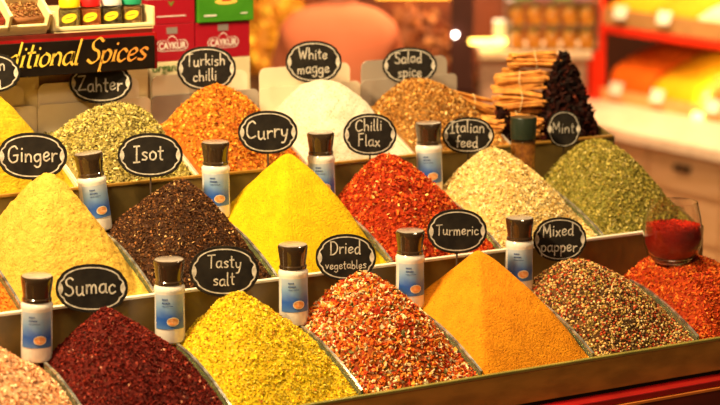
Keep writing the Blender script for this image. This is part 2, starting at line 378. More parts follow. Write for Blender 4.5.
def rand_rot(n, tiltmax=None):
    q = rng.normal(size=(n, 4))
    if tiltmax is not None:
        a = rng.uniform(0, 2*np.pi, n); t = rng.normal(0, tiltmax, n); b = rng.uniform(0, 2*np.pi, n)
        q = np.stack([np.cos(a/2)*np.cos(t/2), np.cos(b)*np.sin(t/2), np.sin(b)*np.sin(t/2), np.sin(a/2)*np.cos(t/2)], 1)
    q /= np.linalg.norm(q, axis=1)[:, None]; w_, x, y, z = q.T
    return np.stack([np.stack([1-2*(y*y+z*z), 2*(x*y-z*w_), 2*(x*z+y*w_)], 1), np.stack([2*(x*y+z*w_), 1-2*(x*x+z*z), 2*(y*z-x*w_)], 1), np.stack([2*(x*z-y*w_), 2*(y*z+x*w_), 1-2*(x*x+y*y)], 1)], 1)
def surf_mesh(name, label, cat, verts, faces, mats, nbase, grains, base_mat_count=1, kind='stuff'):
    """base surface (nbase faces use material 0) plus grains: list of (centres, template, sizes Nx3, colours Nx3, tilt)"""
    V = [np.array(verts, float)]; loops = []; starts = []; totals = []; off = len(verts)
    cols = [np.ones((len(verts), 4))]
    for f in faces: totals.append(len(f)); loops.extend(f)
    tot = [np.array(totals)]; lp = [np.array(loops)]
    for cen, tn, size, col, tilt in grains:
        tv, tf = TM[tn]; n = len(cen)
        if n == 0: continue
        Rm = rand_rot(n, tilt); P = tv[None]*size[:, None, :]
        P = np.einsum('nij,nkj->nki', Rm, P)+cen[:, None, :]
        V.append(P.reshape(-1, 3)); tl = np.concatenate([np.array(f) for f in tf]); tt = np.array([len(f) for f in tf])
        lp.append((tl[None]+off+(np.arange(n)*len(tv))[:, None]).ravel()); tot.append(np.tile(tt, n))
        c = np.repeat(col, len(tv), axis=0); cols.append(np.concatenate([c, np.ones((len(c), 1))], 1)); off += n*len(tv)
    V = np.concatenate(V); lp = np.concatenate(lp); tot = np.concatenate(tot); st = np.concatenate([[0], np.cumsum(tot)[:-1]])
    me = bpy.data.meshes.new(name); me.vertices.add(len(V)); me.vertices.foreach_set('co', V.ravel())
    me.loops.add(len(lp)); me.loops.foreach_set('vertex_index', lp.astype(np.int32))
    me.polygons.add(len(tot)); me.polygons.foreach_set('loop_start', st.astype(np.int32)); me.polygons.foreach_set('loop_total', tot.astype(np.int32))
    for q in mats: me.materials.append(q)
    mi = np.ones(len(tot), np.int32); mi[:nbase] = 0
    if len(mats) < 2: mi[:] = 0
    me.polygons.foreach_set('material_index', mi)
    me.update(calc_edges=True)
    a = me.color_attributes.new('tint', 'FLOAT_COLOR', 'POINT'); a.data.foreach_set('color', np.concatenate(cols).ravel().astype(np.float32))
    sm = np.zeros(len(tot), bool); sm[:nbase] = True; me.polygons.foreach_set('use_smooth', sm)
    o = bpy.data.objects.new(name, me); COL.objects.link(o); tag(o, label, cat, kind=kind); return o
def pick(pal, n):
    ws = np.array([q[1] for q in pal], float); ws /= ws.sum(); i = rng.choice(len(pal), n, p=ws)
    c = np.array([q[0] for q in pal])[i]; return np.clip(c*rng.uniform(0.5, 1.3, (n, 1)), 0, 1)
def heap(name, label, k, r, apex, base, pal=None, grain=None, n=0, gs=0.004, p=3.0, q=1.0, rnd=0.10, bumpamp=0.0018, tilt=None, gm=None, gs2=None, cut=None, x0_=None, x1_=None, back=None, seed=0, front_drop=0.0, clump=0.0, fr=35):
    xa = (k*w if x0_ is None else x0_)+0.0032; xb = ((k+1)*w if x1_ is None else x1_)-0.0032
    ya = ry(r)+0.003; yb = ry(r)+d-0.010 if back is None else back
    ax, ay, az = apex
    nrm = (1+rnd*rnd)**.5-rnd
    def zf(x, y):
        sx = (x-ax)/(xb-ax) if x > ax else (ax-x)/(ax-xa)
        sy = (y-ay)/(yb-ay) if y > ay else (ay-y)/(ay-ya)
        t = (max(sx, 0)**p+max(sy, 0)**p)**(1/p); t = min(t, 1.0)
        t = ((t*t+rnd*rnd)**.5-rnd)/nrm
        f = 1-t**q
        zb = zdiv(r, y)-0.006-front_drop
        if y > ry(r)+0.215: zb -= 0.02*(y-ry(r)-0.215)/0.05
        z = zb+(az-zb)*f
        e = min(1, min(x-xa, xb-x, y-ya, yb-y)/0.012); e = max(e, 0)
        z += noise.fractal(Vector((x*fr+seed*9.1, y*fr, z*fr)), 0.9, 2.1, 5)*bumpamp*e
        z += noise.noise(Vector((x*11+seed*3.3, y*11, 4)))*0.005*e
        if clump: z += clump*e*max(0, noise.noise(Vector((x*150+seed, y*150, z*60)))-.15)
        if cut:
            dd = math.hypot(x-cut[0], y-cut[1])
            if dd < cut[3]: z = min(z, cut[2]+max(0, dd-cut[3]*.75)*0.5)
        return z
    nx, ny = (84, 100) if pal is None else (60, 72)
    vs = []; fs = []
    for j in range(ny+1):
        for i in range(nx+1):
            x = xa+(xb-xa)*i/nx; y = ya+(yb-ya)*j/ny; vs.append((x, y, zf(x, y)))
    for j in range(ny):
        for i in range(nx): a = j*(nx+1)+i; fs.append((a, a+1, a+nx+2, a+nx+1))
    ring = [i for i in range(nx+1)]+[j*(nx+1)+nx for j in range(1, ny+1)]+[ny*(nx+1)+i for i in range(nx-1, -1, -1)]+[j*(nx+1) for j in range(ny-1, 0, -1)]
    b0 = len(vs); zb0 = rz(r)-0.0555
    for i in ring: vs.append((vs[i][0], vs[i][1], zb0))
    m_ = len(ring)
    for i in range(m_): j = (i+1) % m_; fs.append((ring[j], ring[i], b0+i, b0+j))
    fs.append(tuple(b0+i for i in range(m_-1, -1, -1)))
    grains = []
    if pal is not None:
        mg = gs*0.4
        def centres(cnt):
            X = rng.uniform(xa+mg, xb-mg, cnt); Y = rng.uniform(ya+mg, yb-mg, cnt)
            Z = np.array([zf(a, b) for a, b in zip(X, Y)])+rng.uniform(-0.35, 0.55, cnt)*gs
            return np.stack([X, Y, Z], 1)
        for (tn, share, sz) in grain:
            c_ = int(n*share); s_ = np.array(sz)[None]*gs*rng.uniform(0.65, 1.3, (c_, 1))*rng.uniform(0.8, 1.2, (c_, 3))
            grains.append((centres(c_), tn, s_, pick(pal, c_), tilt))
    return surf_mesh(name, label, 'spice heap', vs, fs, [base, gm or GM], len(fs), grains)  # under grains the base is coloured darker, shade painted into the gaps
GM = grain_mat('spice_grain', 0.7, 0.12); GMG = grain_mat('glossy_grain', 0.6, 0.10)
FL = [('flake', 1, (1.3, 0.9, 0.45))]; ND = [('needle', 1, (1.9, 0.6, 0.5))]; BL = [('ball', 1, (1, 1, 1))]

# --- lowest row
heap('pink_grain_heap', 'pale pinkish-beige coarse grain heap in the bottom left corner', -1, 0, (-0.10, -0.07, 0.045),
     powder_mat('beige_grain', (0.75, 0.42, 0.24), (0.55, 0.27, 0.13)), [((0.86, 0.50, 0.26), 4), ((0.74, 0.32, 0.13), 3), ((0.9, 0.68, 0.42), 2), ((0.5, 0.2, 0.1), 1)], FL, 6500, 0.0042, seed=1)
heap('sumac_heap', 'dark crimson crushed sumac heap in the front row', 0, 0, (0.089, -0.05, 0.077),
     powder_mat('sumac_base', (0.13, 0.012, 0.008), (0.07, 0.006, 0.004)), [((0.15, 0.010, 0.006), 6), ((0.065, 0.006, 0.004), 4), ((0.30, 0.035, 0.015), 1.2), ((0.5, 0.2, 0.12), .25)], FL, 11000, 0.0032, seed=2, gm=GMG)
heap('tasty_salt_heap', 'bright lemon-yellow crumbly seasoned salt heap in the front row', 1, 0, (0.308, -0.05, 0.077),
     powder_mat('tasty_salt_base', (0.74, 0.53, 0.012), (0.56, 0.36, 0.01)), [((0.76, 0.55, 0.012), 6), ((0.82, 0.66, 0.08), 3), ((0.62, 0.34, 0.01), 2), ((0.30, 0.20, 0.02), .35), ((0.6, 0.12, 0.02), .2)], FL, 12500, 0.0027, seed=3, bumpamp=.004, fr=60)
heap('dried_vegetable_heap', 'red, orange and white chopped dried vegetable heap in the front row', 2, 0, (0.536, -0.05, 0.077),
     powder_mat('vegetable_base', (0.42, 0.10, 0.02), (0.24, 0.05, 0.01)), [((0.68, 0.12, 0.012), 4), ((0.88, 0.68, 0.36), 3.2), ((0.42, 0.035, 0.012), 3), ((0.85, 0.34, 0.05), 2.5), ((0.14, 0.12, 0.03), .8)], [('flake', .7, (1.15, .95, .6)), ('ball', .3, (.9, .8, .6))], 7000, 0.0058, q=1.25, seed=4)
heap('turmeric_heap', 'tall smooth orange turmeric powder pyramid in the front row', 3, 0, (0.758, -0.05, 0.095),
     powder_mat('turmeric', (0.74, 0.27, 0.006), (0.60, 0.20, 0.004), speck=(0.42, 0.13, 0.004), speck_amt=-0.03, bump=.5), p=14, rnd=0.05, bumpamp=0.0012, seed=5)
heap('mixed_pepper_heap', 'heap of mixed black, red and cream peppercorns in the front row', 4, 0, (0.953, -0.05, 0.057),
     powder_mat('pepper_base', (0.16, 0.07, 0.02), (0.08, 0.035, 0.012)), [((0.07, 0.035, 0.015), 3.5), ((0.66, 0.40, 0.13), 3.2), ((0.40, 0.05, 0.015), 2.6), ((0.32, 0.22, 0.04), 1.8), ((0.78, 0.58, 0.28), 1.2)], BL, 9000, 0.0040, q=1.3, seed=6, gm=GMG)
heap('red_chilli_heap', 'orange-red shredded chilli heap at the right end of the front row, under the glass', 5, 0, (1.165, -0.055, 0.042),
     powder_mat('red_chilli_base', (0.50, 0.055, 0.01), (0.32, 0.03, 0.006)), [((0.66, 0.09, 0.012), 5), ((0.82, 0.18, 0.02), 3), ((0.40, 0.025, 0.008), 3), ((0.9, 0.36, 0.06), .7)], ND, 8500, 0.0046, q=1.35, seed=7, cut=(1.154, -0.070, 0.031, 0.046), rnd=.3)
# --- middle row
heap('orange_spice_heap', 'rusty orange spice heap cut off by the left edge in the middle row', -1, 1, (-0.11, 0.219, 0.20),
     powder_mat('orange_spice', (0.70, 0.22, 0.02), (0.50, 0.12, 0.01)), [((0.75, 0.24, 0.02), 4), ((0.55, 0.12, 0.01), 2)], FL, 5000, 0.0034, seed=8)
heap('ginger_heap', 'tall pale sandy-yellow ground ginger cone in the middle row', 0, 1, (0.113, 0.219, 0.242),
     powder_mat('ginger', (0.66, 0.425, 0.068), (0.52, 0.31, 0.036), bump=.9, bscale=150, speck=(0.45, 0.22, 0.03), speck_amt=-0.02), p=4, rnd=0.16, bumpamp=0.0034, seed=9, fr=70, clump=.002)
heap('isot_heap', 'dark brown coarse isot pepper heap in the middle row', 1, 1, (0.348, 0.219, 0.207),
     powder_mat('isot_base', (0.055, 0.022, 0.01), (0.03, 0.012, 0.006)), [((0.05, 0.02, 0.010), 5), ((0.12, 0.045, 0.015), 3), ((0.26, 0.10, 0.03), 1.6), ((0.50, 0.30, 0.12), .5)], FL, 12500, 0.0032, q=1.2, seed=10, gm=GMG)
heap('curry_heap', 'tall vivid yellow curry powder cone in the middle row', 2, 1, (0.550, 0.219, 0.240),
     powder_mat('curry', (0.72, 0.475, 0.003), (0.58, 0.36, 0.002), speck=(0.45, 0.22, 0.01), speck_amt=-0.05, bump=.6), p=7, rnd=0.08, bumpamp=0.0014, seed=11)
heap('chilli_flake_heap', 'bright red chilli flake heap in the middle row', 3, 1, (0.745, 0.219, 0.212),
     powder_mat('chilli_flake_base', (0.42, 0.035, 0.006), (0.25, 0.018, 0.004)), [((0.56, 0.06, 0.010), 5), ((0.36, 0.022, 0.006), 4), ((0.78, 0.17, 0.02), 2.2), ((0.9, 0.55, 0.16), .5)], FL, 8500, 0.0046, q=1.3, seed=12)
heap('italian_seasoning_heap', 'pale cream-yellow flaky seasoning heap in the middle row', 4, 1, (0.966, 0.219, 0.208),
     powder_mat('italian_base', (0.78, 0.56, 0.20), (0.62, 0.42, 0.12)), [((0.86, 0.66, 0.28), 6), ((0.75, 0.50, 0.16), 3), ((0.92, 0.80, 0.48), 2), ((0.5, 0.30, 0.08), .6)], FL, 9000, 0.0038, q=1.25, seed=13)
heap('mint_heap', 'olive-green crushed dried mint heap at the right end of the middle row', 5, 1, (1.203, 0.219, 0.204),
     powder_mat('mint_base', (0.27, 0.24, 0.045), (0.16, 0.15, 0.025)), [((0.36, 0.28, 0.045), 5), ((0.21, 0.18, 0.025), 4), ((0.56, 0.44, 0.11), 2.4), ((0.62, 0.52, 0.20), .8)], FL, 9500, 0.0040, q=1.35, seed=14)
# --- back row (each in its own plastic bin)
BK = 0.545
heap('lemon_salt_heap', 'golden yellow spice heap in the back row at the left edge', 0, 2, (0.105, 0.44, 0.348),
     powder_mat('lemon_salt', (0.62, 0.41, 0.015), (0.46, 0.29, 0.01), bump=.9, bscale=150), p=4, rnd=.12, bumpamp=.002, seed=15, back=BK, x0_=0.006, x1_=w-.006, clump=.002)
heap('zahter_heap', 'yellow-green dried thyme heap in the back row beside the golden heap', 1, 2, (0.352, 0.46, 0.303),
     powder_mat('zahter_base', (0.36, 0.28, 0.08), (0.20, 0.15, 0.04)), [((0.48, 0.39, 0.09), 5), ((0.68, 0.58, 0.22), 2.6), ((0.28, 0.22, 0.06), 3), ((0.14, 0.10, 0.03), 1)], ND, 8500, 0.0050, q=1.75, p=2.4, seed=16, back=BK, x0_=w+.006, x1_=2*w-.006, rnd=.2)
heap('turkish_chilli_heap', 'orange coarse chilli flake heap in the back row below the tea packets', 2, 2, (0.532, 0.46, 0.325),
     powder_mat('turkish_chilli_base', (0.55, 0.16, 0.02), (0.36, 0.08, 0.01)), [((0.72, 0.26, 0.02), 5), ((0.55, 0.13, 0.012), 3), ((0.82, 0.44, 0.06), 3), ((0.30, 0.05, 0.01), 1)], FL, 7500, 0.0044, q=1.45, p=2.6, seed=17, back=BK, x0_=2*w+.006, x1_=3*w-.006)
heap('white_seasoning_heap', 'off-white powdery seasoning heap in the back row', 3, 2, (0.752, 0.46, 0.322),
     powder_mat('white_seasoning', (0.76, 0.70, 0.58), (0.66, 0.56, 0.42), bump=.6, speck=(0.55, 0.35, 0.12), speck_amt=-0.03), p=3, rnd=.25, bumpamp=.003, seed=18, back=BK, x0_=3*w+.006, x1_=4*w-.006, q=1.4)
heap('salad_spice_heap', 'brown-orange seed mix heap in the back row beside the cinnamon', 4, 2, (0.958, 0.46, 0.308),
     powder_mat('salad_base', (0.34, 0.16, 0.04), (0.20, 0.09, 0.02)), [((0.50, 0.21, 0.035), 4), ((0.70, 0.38, 0.09), 3), ((0.24, 0.08, 0.015), 2.5), ((0.82, 0.58, 0.24), 1)], FL, 7000, 0.0042, q=1.5, p=2.6, seed=19, back=BK, x0_=4*w+.006, x1_=5*w-.006)

# ================================================================== PLASTIC BINS of the back row
def round_panel(xa, xb, za, zb, y0, y1, r_=0.014):
    pts = [(xa, za), (xb, za)]
    for i in range(7): a = i/6*math.pi/2; pts.append((xb-r_+r_*math.cos(a), zb-r_+r_*math.sin(a)))
    for i in range(7): a = math.pi/2+i/6*math.pi/2; pts.append((xa+r_+r_*math.cos(a), zb-r_+r_*math.sin(a)))
    return MB().prism(pts, 'y', y0, y1)
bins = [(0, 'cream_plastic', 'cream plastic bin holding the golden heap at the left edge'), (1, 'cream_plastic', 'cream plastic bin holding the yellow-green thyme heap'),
        (2, 'grey_shaded_plastic', 'plastic bin holding the orange chilli flakes, shade painted grey on its walls, cream flap behind'), (3, 'cream_plastic', 'cream plastic bin holding the off-white seasoning'),
        (4, 'grey_shaded_plastic', 'greyish plastic bin holding the brown-orange seed mix')]
for k, mk, lab in bins:
    t = thing('spice_bin', lab, 'bin', ((k+.5)*w, ry(2)+0.12, rz(2)-0.05), 0, 'plastic bins of the back row')
    cx, cy, cz = t.location
    def P(mb, n, m): 
        mb.v = [(a-cx, b-cy, c-cz) for a, b, c in mb.v]; return mb.build(n, m, t)
    xa, xb = k*w+.001, (k+1)*w-.001
    yb0 = BK+0.004
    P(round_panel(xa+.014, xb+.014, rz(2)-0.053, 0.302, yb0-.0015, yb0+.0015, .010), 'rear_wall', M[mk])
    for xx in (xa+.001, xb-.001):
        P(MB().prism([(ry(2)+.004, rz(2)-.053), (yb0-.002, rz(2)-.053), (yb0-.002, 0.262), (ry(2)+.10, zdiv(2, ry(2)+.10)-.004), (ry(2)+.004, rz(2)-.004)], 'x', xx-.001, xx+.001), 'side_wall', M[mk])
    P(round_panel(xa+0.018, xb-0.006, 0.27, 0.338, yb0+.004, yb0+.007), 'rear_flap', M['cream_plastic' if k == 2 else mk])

# ================================================================== CHALK SIGNS
def outline(a, b, sc=1.0, n=96, dent=.022):
    pts = []
    for i in range(n):
        t = 2*math.pi*i/n; c, s_ = math.cos(t), math.sin(t)
        r_ = (abs(c)**2.2+abs(s_)**2.2)**(-1/2.2)
        ang = abs(math.atan2(abs(s_), abs(c)))
        r_ *= 1-dent*math.exp(-((ang-0.50)/0.10)**2)
        pts.append((a*r_*c*sc, b*r_*s_*(sc if sc == 1 else 1-(1-sc)*a/b*0.95)))
    return pts
def sign(lines, loc, label, a=0.0545, b=0.037, size=None, rz_=-0.50, rx=-0.10, roll=0.0, seed=0, stick=0.07, fat=.095):
    rnd = random.Random(seed+50)
    t = thing('chalk_sign', label, 'sign', loc, rz_, 'oval chalkboard price signs', rx)
    t.rotation_euler = (rx, roll, rz_)
    MB().prism(outline(a, b), 'y', -0.0018, 0.0018).build('plaque', M['chalk'], t, bevel=0.0005)
    o1 = outline(a, b, 0.915, dent=.04); o2 = outline(a, b, 0.878, dent=.048); n = len(o1)
    vs = [(x, -0.0022, z) for x, z in o1]+[(x, -0.0022, z) for x, z in o2]+[(x, -0.0017, z) for x, z in o1]+[(x, -0.0017, z) for x, z in o2]
    fs = []
    for i in range(n): j = (i+1) % n; fs += [(i, j, n+j, n+i), (i, 2*n+i, 2*n+j, j), (n+i, n+j, 3*n+j, 3*n+i)]
    MB().add(vs, fs).build('border', M['white_paint'], t)
    for sx in (-1, 1):
        pts = []
        for i in range(16):
            q = 2*math.pi*i/16; pts.append((sx*(a*0.86+0.0035*math.cos(q)*(1-.35*math.sin(q)**2)*1.1), 0.0085*math.sin(q)*b/.037))
        MB().prism(pts, 'y', -0.0024, -0.0017).build('ornament', M['white_paint'], t)
    mb = MB(); nl = len(lines)
    sz = size or (0.026 if nl == 1 else 0.0205)
    for i, ln in enumerate(lines):
        wd = text_width(ln)*sz; zc = ((-.0045 if ln == 'Zahter' else 0) if nl == 1 else (0.0125 if i == 0 else -0.0135))
        mx = a*(1.42 if nl == 1 else 1.36)
        s2 = sz*min(1, mx/wd); wd = text_width(ln)*s2
        lettering(mb, ln, -wd/2-0.001+rnd.uniform(-.002, .002), zc-s2*0.38, s2, -0.0018, thick=fat, jitter=0.07, rnd=rnd, tilt=rnd.uniform(0.0, .05), depth=.0006)
    mb.build('lettering', M['white_paint'], t)
    MB().tube([(0, 0.003, -b*0.5), (0, 0.003, -b-stick)], 0.0016, 8).build('stick', M['wood_stick'], t)
    return t
sign(['Sumac'], (0.090, 0.0, 0.099), 'oval chalkboard sign reading Sumac above the dark crimson heap', seed=1)
sign(['Tasty', 'salt'], (0.315, 0.0, 0.100), 'oval chalkboard sign reading Tasty salt above the lemon-yellow heap', b=.040, seed=2)
sign(['Dried', 'vegetables'], (0.536, 0.0, 0.098), 'oval chalkboard sign reading Dried vegetables above the chopped vegetables', a=.049, b=.038, seed=3)
sign(['Turmeric'], (0.751, 0.0, 0.119), 'oval chalkboard sign reading Turmeric above the orange pyramid', a=.050, b=.037, seed=4, stick=.09)
sign(['Mixed', 'papper'], (0.963, 0.0, 0.083), 'oval chalkboard sign reading Mixed papper above the peppercorns', a=.046, b=.038, seed=5)
sign(['Ginger'], (0.109, d, 0.262), 'oval chalkboard sign reading Ginger above the sandy-yellow cone', a=.056, b=.038, size=.030, seed=6, stick=.09)
sign(['Isot'], (0.318, d, 0.246), 'oval chalkboard sign reading Isot above the dark brown heap', a=.054, b=.037, size=.027, seed=7)
sign(['Curry'], (0.540, d, 0.267), 'oval chalkboard sign reading Curry above the vivid yellow cone', a=.051, b=.037, size=.030, seed=8, stick=.09)
sign(['Chilli', 'Flax'], (0.744, d, 0.247), 'oval chalkboard sign reading Chilli Flax above the red flakes', a=.047, b=.037, seed=9)
sign(['Italian', 'feed'], (0.952, d, 0.229), 'oval chalkboard sign reading Italian feed above the cream-yellow heap', a=.047, b=.033, seed=10)
sign(['Mint'], (1.166, d, 0.224), 'small round chalkboard sign reading Mint behind the green heap', a=.031, b=.034, size=.021, seed=11, fat=.05)
sign(['Lemon', 'salg'], (0.126, 0.49, 0.372), 'oval chalkboard sign cut off by the left edge, above the golden heap', a=.052, b=.034, seed=12)
sign(['Zahter'], (0.341, 0.515, 0.338), 'oval chalkboard sign reading Zahter, its top hidden by the black shop board', a=.055, b=.036, size=.028, seed=13)
sign(['Turkish', 'chilli'], (0.541, 0.50, 0.352), 'oval chalkboard sign reading Turkish chilli in front of the red tea packets', a=.053, b=.040, seed=14)
sign(['White', 'magge'], (0.765, 0.505, 0.350), 'oval chalkboard sign reading White magge above the off-white heap', a=.052, b=.039, seed=15)
sign(['Salad', 'spice'], (0.975, 0.505, 0.330), 'oval chalkboard sign reading Salad spice above the seed mix', a=.052, b=.035, seed=16)

# ================================================================== SALT GRINDER BOTTLES
def make_bottle():
    t = thing('salt_grinder', '', 'bottle')
    prof = [(.001, 0), (.0195, .0), (.0228, .002), (.0238, .006), (.0236, .03), (.0232, .062), (.0232, .076), (.0242, .082), (.0240, .087), (.0215, .0905), (.0205, .092)]
    MB().lathe(prof, 40).build('bottle_body', M['frost'], t, smooth=True)
    arc = []; 
    for R_, dz in ((.02395, 0),):
        n = 22; vs = []; fs = []
        for i in range(n+1):
            a = -math.pi/2+R(-62+124*i/n)
            for z in (.024, .042, .060, .078):
                rr = .0242 if z < .03 else (.0239 if z < .05 else .0237)
                vs.append((rr*math.cos(a), rr*math.sin(a), z))
        for i in range(n):
            for j in range(3): b = i*4+j; fs.append((b, b+4, b+5, b+1))
        lb = MB().add(vs, fs).build('label_wrap', M['label'], t, smooth=True)
    # emblem low on the label, wrapped round the bottle
    def wrap(pts, r_, m, nm, par):
        vs = [(r_*math.cos(-math.pi/2+u/r_), r_*math.sin(-math.pi/2+u/r_), z) for u, z in pts]
        c = (sum(v[0] for v in vs)/len(vs), sum(v[1] for v in vs)/len(vs), sum(v[2] for v in vs)/len(vs))
        k = r_/math.hypot(c[0], c[1]); c = (c[0]*k, c[1]*k, c[2])
        vs.append(c); n = len(vs)-1
        return MB().add(vs, [(i, (i+1) % n, n) for i in range(n)]).build(nm, m, par)
    wrap([(.005+.0100*math.cos(q*.3927), .0360+.0072*math.sin(q*.3927)) for q in range(16)], .0247, M['cream_print'], 'emblem_ring', lb)
    wrap([(.005+.0086*math.cos(q*.3927), .0360+.0056*math.sin(q*.3927)) for q in range(16)], .0250, M['orange_print'], 'emblem', lb)
    tx = MB()
    for z, a0, a1 in ((.071, -.012, -.003), (.0655, -.012, -.001), (.0605, -.012, .004)):
        vs = []
        nseg = 4
        u = a0; rn = random.Random(int(z*9999))
        while u < a1:
            u2 = u+rn.uniform(.0010, .0020); r_ = .0244
            hh = .0012 if z > .064 else .0006
            q = [(r_*math.cos(-math.pi/2+uu/r_), r_*math.sin(-math.pi/2+uu/r_), z+e) for uu, e in ((u, -hh), (u2, -hh), (u2, hh), (u, hh))]
            tx.add(q, [(0, 1, 2, 3)]); u = u2+.0006
    tx.build('small_print', M['navy_print'], lb)
    MB().lathe([(.0205, .0905), (.0222, .092), (.0222, .096), (.0208, .0975), (.0212, .104), (.0232, .118), (.0242, .1265), (.0238, .1285), (.0225, .1295)], 40).build('cap', M['black_cap'], t, smooth=True)
    MB().lathe([(.0222, .1290), (.0222, .1300), (.0212, .1306), (.012, .1308)], 40).build('cap_disc', M['cap_top'], t, smooth=True)
    return t
bt = make_bottle(); first = True
for (X, r, dx, dy, tx, ty, rot, lab) in [
    (0, 0, -.002, 0, .02, .03, -.40, 'salt grinder bottle left of the Sumac sign'),
    (1, 0, 0, 0, 0, .0, -.45, 'salt grinder bottle between the crimson heap and the lemon-yellow heap'),
    (2, 0, 0, 0, 0, -.01, -.35, 'salt grinder bottle left of the Dried vegetables sign'),
    (3, 0, 0, 0, 0, .0, -.35, 'salt grinder bottle between the dried vegetables and the turmeric pyramid'),
    (4, 0, 0, 0, 0, .0, -.50, 'salt grinder bottle left of the Mixed papper sign'),
    (1, 1, .002, 0, -.04, -.10, -.15, 'tilted salt grinder bottle between the Ginger and Isot signs'),
    (2, 1, 0, 0, 0, 0, -.4, 'salt grinder bottle between the dark brown heap and the yellow curry cone'),
    (3, 1, -.012, 0, 0, -.02, -.45, 'salt grinder bottle between the curry cone and the Chilli Flax sign'),
    (4, 1, -.008, 0, 0, -.03, -.5, 'salt grinder bottle left of the Italian feed sign')]:
    o = bt if first else copy_tree(bt); first = False
    o.location = (X*w+dx, r*d+dy, r*h); o.rotation_euler = (tx, ty, rot)
    tag(o, lab, 'bottle', 'salt grinders between the heaps')
# amber spice jar with dark green cap
t = thing('spice_jar', 'clear jar of amber spice with dark green lid, between Italian feed and Mint signs', 'jar', (5*w-.024, d, h-.005), -.5)
MB().lathe([(.018, 0), (.0225, .002), (.0225, .084), (.0195, .090)], 32).build('jar_body', M['glass'], t, smooth=True)
MB().lathe([(.016, .003), (.0208, .004), (.0208, .080), (.015, .082)], 28).build('jar_content', mat('amber_spice', (0.65, 0.26, 0.03), 0.6, c2=(0.30, 0.09, 0.015), scale=110, bump=.5), t, smooth=True)
MB().lathe([(.0195, .088), (.0235, .090), (.0245, .128), (.0235, .130), (.012, .1305)], 32).build('lid', M['cap_green'], t, smooth=True)

# ================================================================== GLASS TUMBLER
t = thing('glass_tumbler', 'round clear glass half filled with dark red spice, on the shredded chilli heap', 'glass', (1.154, -0.070, 0.0330))
op = [(.001, 0), (.026, 0), (.034, .005), (.044, .017), (.0505, .034), (.0520, .048), (.0505, .066), (.0475, .086), (.0432, .103), (.0418, .109)]
ip = [(.0406, .109), (.0417, .103), (.0460, .086), (.0489, .066), (.0504, .048), (.0488, .034), (.042, .018), (.031, .009), (.001, .007)]
MB().lathe(op+ip, 48, caps=False).build('glass_bowl', M['tumbler_glass'], t, smooth=True)
prof = [(.001, .0090), (.030, .0112), (.0405, .0195), (.0473, .034), (.0488, .048), (.0476, .060), (.046, .064), (.001, .068)]
n0 = MB().lathe(prof, 40, caps=False)
cen = []
for i in range(1800):
    a = random.uniform(0, 2*math.pi); rr = .047*math.sqrt(random.random()); cen.append((rr*math.cos(a), rr*math.sin(a), .0655+random.uniform(0, .004)))
fill = surf_mesh('spice_filling', None, None, n0.v, n0.f, [powder_mat('deep_red_spice', (0.50, 0.012, 0.003), (0.30, 0.006, 0.002), bump=.8), GM], len(n0.f),
    [(np.array(cen), 'flake', np.array([[.003, .002, .001]])*rng.uniform(.7, 1.2, (1800, 1)), pick([((.70, .03, .006), 3), ((.50, .012, .004), 2)], 1800), None)])
fill.parent = t

# ================================================================== CINNAMON and DARK PILE
def stick_mb(L_, r_, rnd):
    mb = MB(); bend = rnd.uniform(-.004, .004)
    pts = [(x*L_, bend*math.sin((x+.5)*math.pi), bend*.5*math.cos(x*5)) for x in (-.5, -.3, -.1, .1, .3, .5)]
    # two-scroll quill section
    for s_ in (-1, 1): mb.tube([(p[0], p[1]+s_*r_*.55, p[2]) for p in pts], [r_*.62*rnd.uniform(.85, 1.1) for _ in pts], 7)
    return mb
def make_bundle(seed, ns=11):
    rnd = random.Random(seed); t = thing('cinnamon_bundle', '', 'cinnamon bundle')
    slots = [(0, 0)]+[(.0095*math.cos(a*math.pi/3), .0085*math.sin(a*math.pi/3)) for a in range(6)]+[(.0165*math.cos(a*math.pi/2+.4), .014*math.sin(a*math.pi/2+.4)) for a in range(4)]
    for i, (y, z) in enumerate(slots[:ns]):
        o = stick_mb(rnd.uniform(.085, .105), .0045, rnd).build('cinnamon_stick', M['cinnamon'], t, smooth=True)
        o.location = (rnd.uniform(-.008, .008), y*rnd.uniform(.95, 1.2), z); o.rotation_euler = (rnd.uniform(0, 3), rnd.uniform(-.10, .10), rnd.uniform(-.10, .10))
    pts = [(.002*math.sin(2*q), .0215*math.cos(q), .0195*math.sin(q)) for q in [i*2*math.pi/24 for i in range(25)]]
    MB().tube(pts, .0008, 6).build('string', M['string'], t)
    return t
protos = [make_bundle(s_) for s_ in (1, 2)]
used = [0, 0]
BUN = [ # x, y, z, rz, ry, label
 (1.228, .452, .330, -.45, -.12, 'cinnamon stick bundle at the very top of the stack'),
 (1.185, .440, .293, -.55, .02, 'cinnamon stick bundle second from the top of the stack'),
 (1.170, .420, .256, -.35, .08, 'cinnamon stick bundle behind the dark lidded jar, third from the top'),
 (1.150, .405, .221, -.60, .05, 'cinnamon stick bundle right above the dark lid of the amber jar'),
 (1.068, .435, .258, -.25, .20, 'cinnamon stick bundle beside the seed mix, upper one of the left pair'),
 (1.062, .405, .224, -.70, .12, 'cinnamon stick bundle beside the seed mix, lower one of the left pair'),
 (1.140, .470, .225, -.40, 0, 'cinnamon stick bundle in the middle of the stack, behind the dark pods'),
 (1.225, .475, .290, -.5, 0, 'cinnamon stick bundle hidden mostly by the top of the dark pod pile'),
 (1.235, .475, .250, -.5, 0, 'cinnamon stick bundle half covered by the dark pod pile'),
 (1.235, .480, .213, -.5, 0, 'cinnamon stick bundle deep behind the dark pod pile'),
 (1.155, .410, .186, -.5, 0, 'cinnamon stick bundle at the foot of the stack'),
 (1.155, .470, .187, -.5, 0, 'cinnamon stick bundle at the rear foot of the stack'),
 (1.240, .485, .175, -.5, 0, 'cinnamon stick bundle at the rear right foot of the stack'),
]
